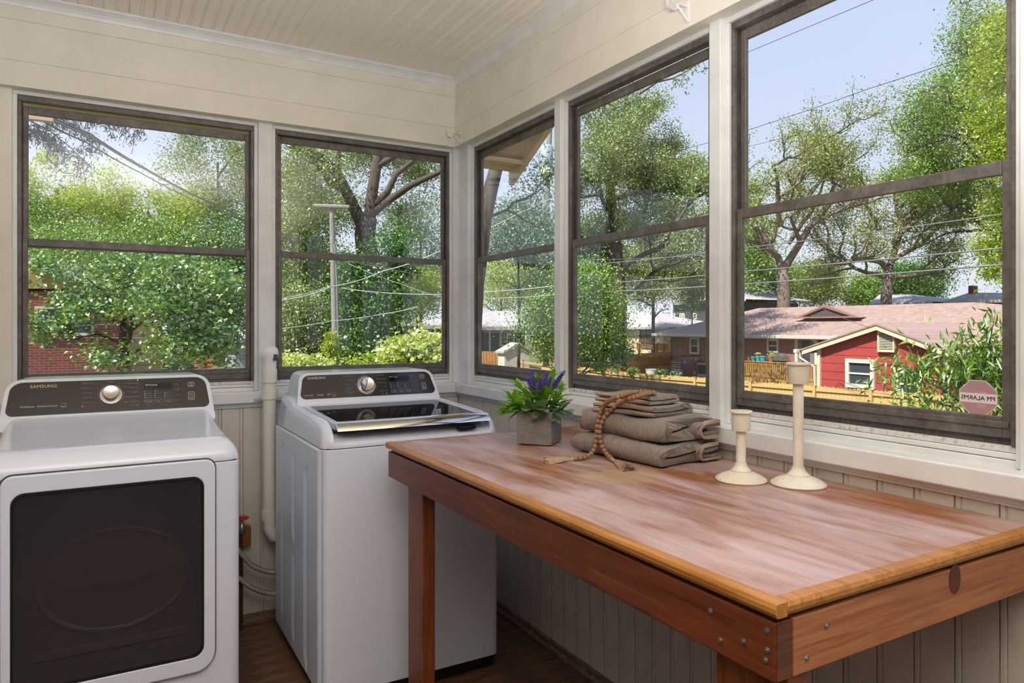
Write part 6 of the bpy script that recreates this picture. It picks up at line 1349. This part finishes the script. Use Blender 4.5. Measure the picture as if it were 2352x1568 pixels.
tree('water_oak', 'tall full green oak leaning in from the right of the widest window', 'tree', at(2330, 760, D6), [at(2330, 760, D6), at(2325, 560, D6), at(2310, 360, D6), at(2296, 220, D6)], .36, .14,
     [(off(2322, 560, D6), V3(-3.0, 2.0, .5), .16), (off(2318, 480, D6), V3(-3.4, 2.2, -.5), .16), (off(2312, 380, D6), V3(-3.2, 2.4, 0), .15), (off(2304, 300, D6), V3(-2.8, 2.6, .5), .13), (off(2298, 230, D6), V3(-1.2, 2.6, 0), .11), (off(2325, 600, D6), V3(-2.4, .4, 0), .12)],
     'mid', .17, 20, .42, 94, 3, up=.1, spread=.8, extra=np.vstack([clumps(at(px, py, D6), (rx * D6 / FPX, 1.8, ry * D6 / FPX), n, 95, .5, px + py, .1) for px, py, rx, ry, n in ((2180, 250, 60, 60, 20), (2230, 150, 60, 70, 24), (2110, 300, 55, 60, 20), (2080, 400, 60, 50, 20), (2180, 400, 90, 70, 40), (2150, 200, 40, 60, 10))]))
mass('sugar_maple', 'bright yellow-green maple along the right window jamb', 'tree', 2305, 240, 17, 58, 250, 'gold', .10, 80, 140, .28, 95, trunk=False)
mass('sugar_maple', 'lower yellow-green maple boughs right of the spreading oak', 'tree', 2300, 540, 17.5, 55, 110, 'gold', .10, 40, 130, .28, 96, trunk=False)
for i, (px, py, d, rx, ry, lm, lb) in enumerate(((1760, 660, 62, 90, 60, 'mid', 'leafy green backdrop tree left of the forked oak trunk'), (1880, 655, 64, 80, 50, 'oak', 'olive backdrop tree between the two oak trunks'), (2100, 645, 60, 85, 45, 'dark', 'dark green backdrop tree right of the spreading oak trunk'), (1730, 560, 58, 40, 90, 'mid', 'mid-green tree at the left jamb behind the forked oak'), (1990, 668, 66, 60, 34, 'mid', 'low backdrop tree just left of the spreading oak trunk'))):
    mass('backdrop_tree', lb, 'tree', px, py, d, rx, ry, lm, .24, 70, 140, .8, 100 + i, trunk=False)
hang = thing('leaf_spray', 'few dark leaves hanging at the very top of the widest window', 'tree branch', at(2200, 0, 5)); sg, PP = [], []
for px, py in ((2192, 2), (2215, 4), (2228, 2), (2205, -8)): p, q = at(2210, -60, 5), at(px, py, 5); sg.append(([p, q], .004, .0015)); PP += [tuple(q + Vector((rr.gauss(0, .02), rr.gauss(0, .02), rr.gauss(.01, .02)))) for _ in range(5)]
limb_parts(hang, sg, M['barkdk']); leaf_cloud('foliage', LM['dark'], hang, np.array(PP), .07, .3, .2, .5, 9)

# ---- peach tree close to the window: arching narrow leaves, 300 as parts
pt = thing('peach_tree', 'young peach tree with long drooping leaves outside the window', 'tree', at(2235, 1500, 6.6)); rr = random.Random(12); sg = []; L1 = []
tk = pts((2240, 1560, 6.6), (2245, 1100, 6.6), (2250, 960, 6.6), (2258, 860, 6.6)); tk[0].z = gz(tk[0].x, tk[0].y)
B().tube(tk, .035, .018, 8).build('trunk', M['barkdk'], pt, smooth=True, auto=180)
for a, m_, e_, d in (((2250, 960), (2160, 880), (2075, 850), 6.3), ((2250, 950), (2170, 840), (2125, 795), 6.4), ((2255, 900), (2200, 830), (2190, 790), 6.6), ((2258, 870), (2270, 800), (2285, 725), 6.5), ((2258, 860), (2300, 800), (2335, 780), 6.4), ((2250, 950), (2130, 920), (2030, 890), 6.2), ((2245, 1000), (2150, 950), (2090, 930), 6.3), ((2250, 960), (2310, 880), (2340, 850), 6.4), ((2245, 1010), (2200, 960), (2170, 935), 6.4), ((2240, 900), (2230, 820), (2240, 780), 6.8), ((2160, 880), (2080, 830), (2005, 838), 6.2), ((2250, 1000), (2290, 940), (2320, 920), 6.4), ((2170, 840), (2100, 845), (2060, 870), 6.3), ((2255, 900), (2290, 860), (2310, 830), 6.6), ((2250, 930), (2210, 880), (2180, 850), 6.6)):
    p, q, s = at(*a, 6.6), at(*m_, (6.6 + d) / 2), at(*e_, d); L = [p.lerp(q, t).lerp(q.lerp(s, t), t) for t in [i / 8 for i in range(9)]]; sg.append((L, .012, .003))
    for k in range(16 if e_[0] < 2040 else 30 if e_[0] < 2150 else 46):
        t = rr.uniform(.2, 1.0); i = min(7, int(t * 8)); b0 = L[i].lerp(L[i + 1], t * 8 - i) + Vector((rr.gauss(0, .05), rr.gauss(0, .05), rr.gauss(0, .04))); L1.append((b0, (L[i + 1] - L[i]).normalized()))
limb_parts(pt, sg, M['barkdk'])
lp = [mesh_of(leaf_shape(.112 * k, .024 * k, .3, dr, 5, .8), LM['peach'], True) for k, dr in ((1, .7), (.85, 1.0), (1.1, .5))]
rr.shuffle(L1); rest = []
for i, (p, d) in enumerate(L1):
    dd = (d * .5 + Vector((rr.gauss(0, .45), rr.gauss(0, .45), rr.uniform(-1.1, .15)))).normalized()
    if i < 300: inst('leaf', lp[i % 3], p, pt, orient(dd, Vector((0, 0, 1))))
    else: rest.append(tuple(p))
rest = np.array(rest); rg = np.random.default_rng(4); rest = (rest[:, None, :] + rg.normal(size=(len(rest), 6, 3)) * .10).reshape(-1, 3)
leaf_cloud('foliage', LM['peach'], pt, rest, .135, .22, .3, .9, 13)

# ---- overhead wires
def wire(label, P, r, m, sag=0.0, name='power_line', cat='wire', n=10):
    q = [at(*p) for p in P]; out = []
    for i in range(len(q) - 1):
        for k in range(n): t = k / n; out.append(q[i].lerp(q[i + 1], t) - Vector((0, 0, sag * 4 * t * (1 - t))))
    out.append(q[-1]); return tag(B().tube(out, r, n=6).build(name, M[m], None, smooth=True, auto=180), label, cat)
wire('topmost thin wire crossing the sky of the widest window', [(1600, 168, 20), (1716, 120.5, 18), (2010, -2, 14), (2300, -130, 11)], .007, 'wiredk')
wire('second thin sky wire, through the tall oak at right', [(1300, 430, 26), (1400, 400, 25), (1570, 343, 22), (1716, 299, 20), (2000, 202, 17), (2305, 98, 14)], .008, 'wiredk', .02)
wire('third thin sky wire, just below the second', [(1560, 385, 24), (1716, 337, 21), (2000, 263, 18), (2305, 180, 15)], .006, 'wiredk', .02)
wire('upper silver cable below the widest window rail', [(1331, 609, 26), (1618, 581, 23), (1709, 569, 22), (2305, 491, 16)], .014, 'wire', .03)
wire('thin grey line just under the upper silver cable', [(1331, 597, 27), (1618, 586, 24), (1711, 575, 23), (2305, 513, 16.5)], .007, 'wire', .03)
wire('thick silver twisted cable across the middle of the lower sashes', [(1345, 668, 26), (1381, 650, 26), (1618, 632.5, 23), (1709, 623, 22), (2305, 569, 16)], .020, 'wire', .02)
wire('lowest thick silver cable above the brick house roof', [(1335, 672, 26), (1618, 658, 23), (1709, 652, 22), (2305, 607, 16)], .020, 'wire', .02)
wire('looping tail of the thick cable beside the fourth window jamb', [(1392, 648, 26), (1350, 655, 26), (1333, 668, 26), (1345, 674, 26)], .014, 'wire', -.02)
wire('white cable rising steeply behind the third window upper sash', [(1100, 532, 22), (1190, 490, 22), (1275, 449, 22)], .013, 'wirewt', .04)
wire('upper white cable across the third window lower sash', [(1100, 671, 24), (1275, 656, 24)], .016, 'wirewt', .03)
wire('lower white cable across the third window lower sash', [(1100, 685, 24), (1275, 677, 24)], .011, 'wirewt', .03)
wire('slack black-and-white line crossing the third window rail', [(1108, 632, 23), (1190, 580, 23), (1262, 470, 22)], .008, 'wirewt', .05)
for i, (lb, dx, dy, r, m) in enumerate((('thickest strand of the drooping overhead service cable', 0, 0, .014, 'wiredk'), ('pale strand twisted beside the drooping service cable', 3, 5, .009, 'wire'), ('thin lower strand under the drooping service cable', -8, 14, .007, 'wiredk'))):
    k = (1, 1, .35)[i]
    wire(lb, [(104 + dx, 262 + dy, 4.6), (200 + dx, 305 + dy + (4 if i == 2 else 0), 6), (330 + dx, 385 + dy * .8, 9), (450 + dx, 450 + dy * .6, 12.5), (560 + dx, 497 + dy * .4, 15), (650 + dx, 536 + dy * .4, 17.5), (765, 583 + dy * .2, 19.9)], r, m, .01, 'service_cable')
wire('white service cable sagging across the lower first window', [(40, 757, 15), (210, 746, 17), (370, 738, 19), (480, 722, 20), (580, 700, 20), (700, 675, 20), (760, 657, 20)], .008, 'wirewt', .0, 'service_cable')
wire('thin white line low across the first window', [(40, 774, 14), (340, 776, 16)], .006, 'wirewt', .0, 'service_cable')
wire('bright cable rising right from the utility pole, second window', [(640, 690, 18), (762, 658, 19), (880, 622, 20), (1020, 572, 20)], .016, 'wirewt', .06, 'service_cable')
wire('low cable crossing the utility pole toward the forked oak', [(640, 755, 18), (762, 737, 19.5), (880, 721, 20), (960, 704, 20)], .012, 'wirewt', .02, 'service_cable')
wire('level cable from the pole to the right edge of second window', [(785, 661, 20), (880, 672, 20), (1020, 676, 20)], .012, 'wirewt', .02, 'service_cable')
wire('dark cable falling right from the rail of the second window', [(770, 588, 20), (870, 612, 20), (1020, 640, 20)], .013, 'wiredk', .03, 'service_cable')
wire('faint cable falling right below the dark one', [(800, 605, 20), (930, 655, 20), (1020, 683, 20)], .007, 'wirewt', .03, 'service_cable')
q = at(98, 268, 4.6); fixn(tag(B().box(q.x - .16, q.x + .06, q.y - .02, q.y + .03, q.z - .03, q.z + .07).build('eave_bracket_board', M['soffit'], None, bevel=.004), 'short pale board under the eave where the service cable attaches', 'board'))

wire('thin dark line sloping down over the brick house roof', [(1782, 672, 24), (1880, 703, 24), (1998, 752, 22.6)], .008, 'wiredk', .05)
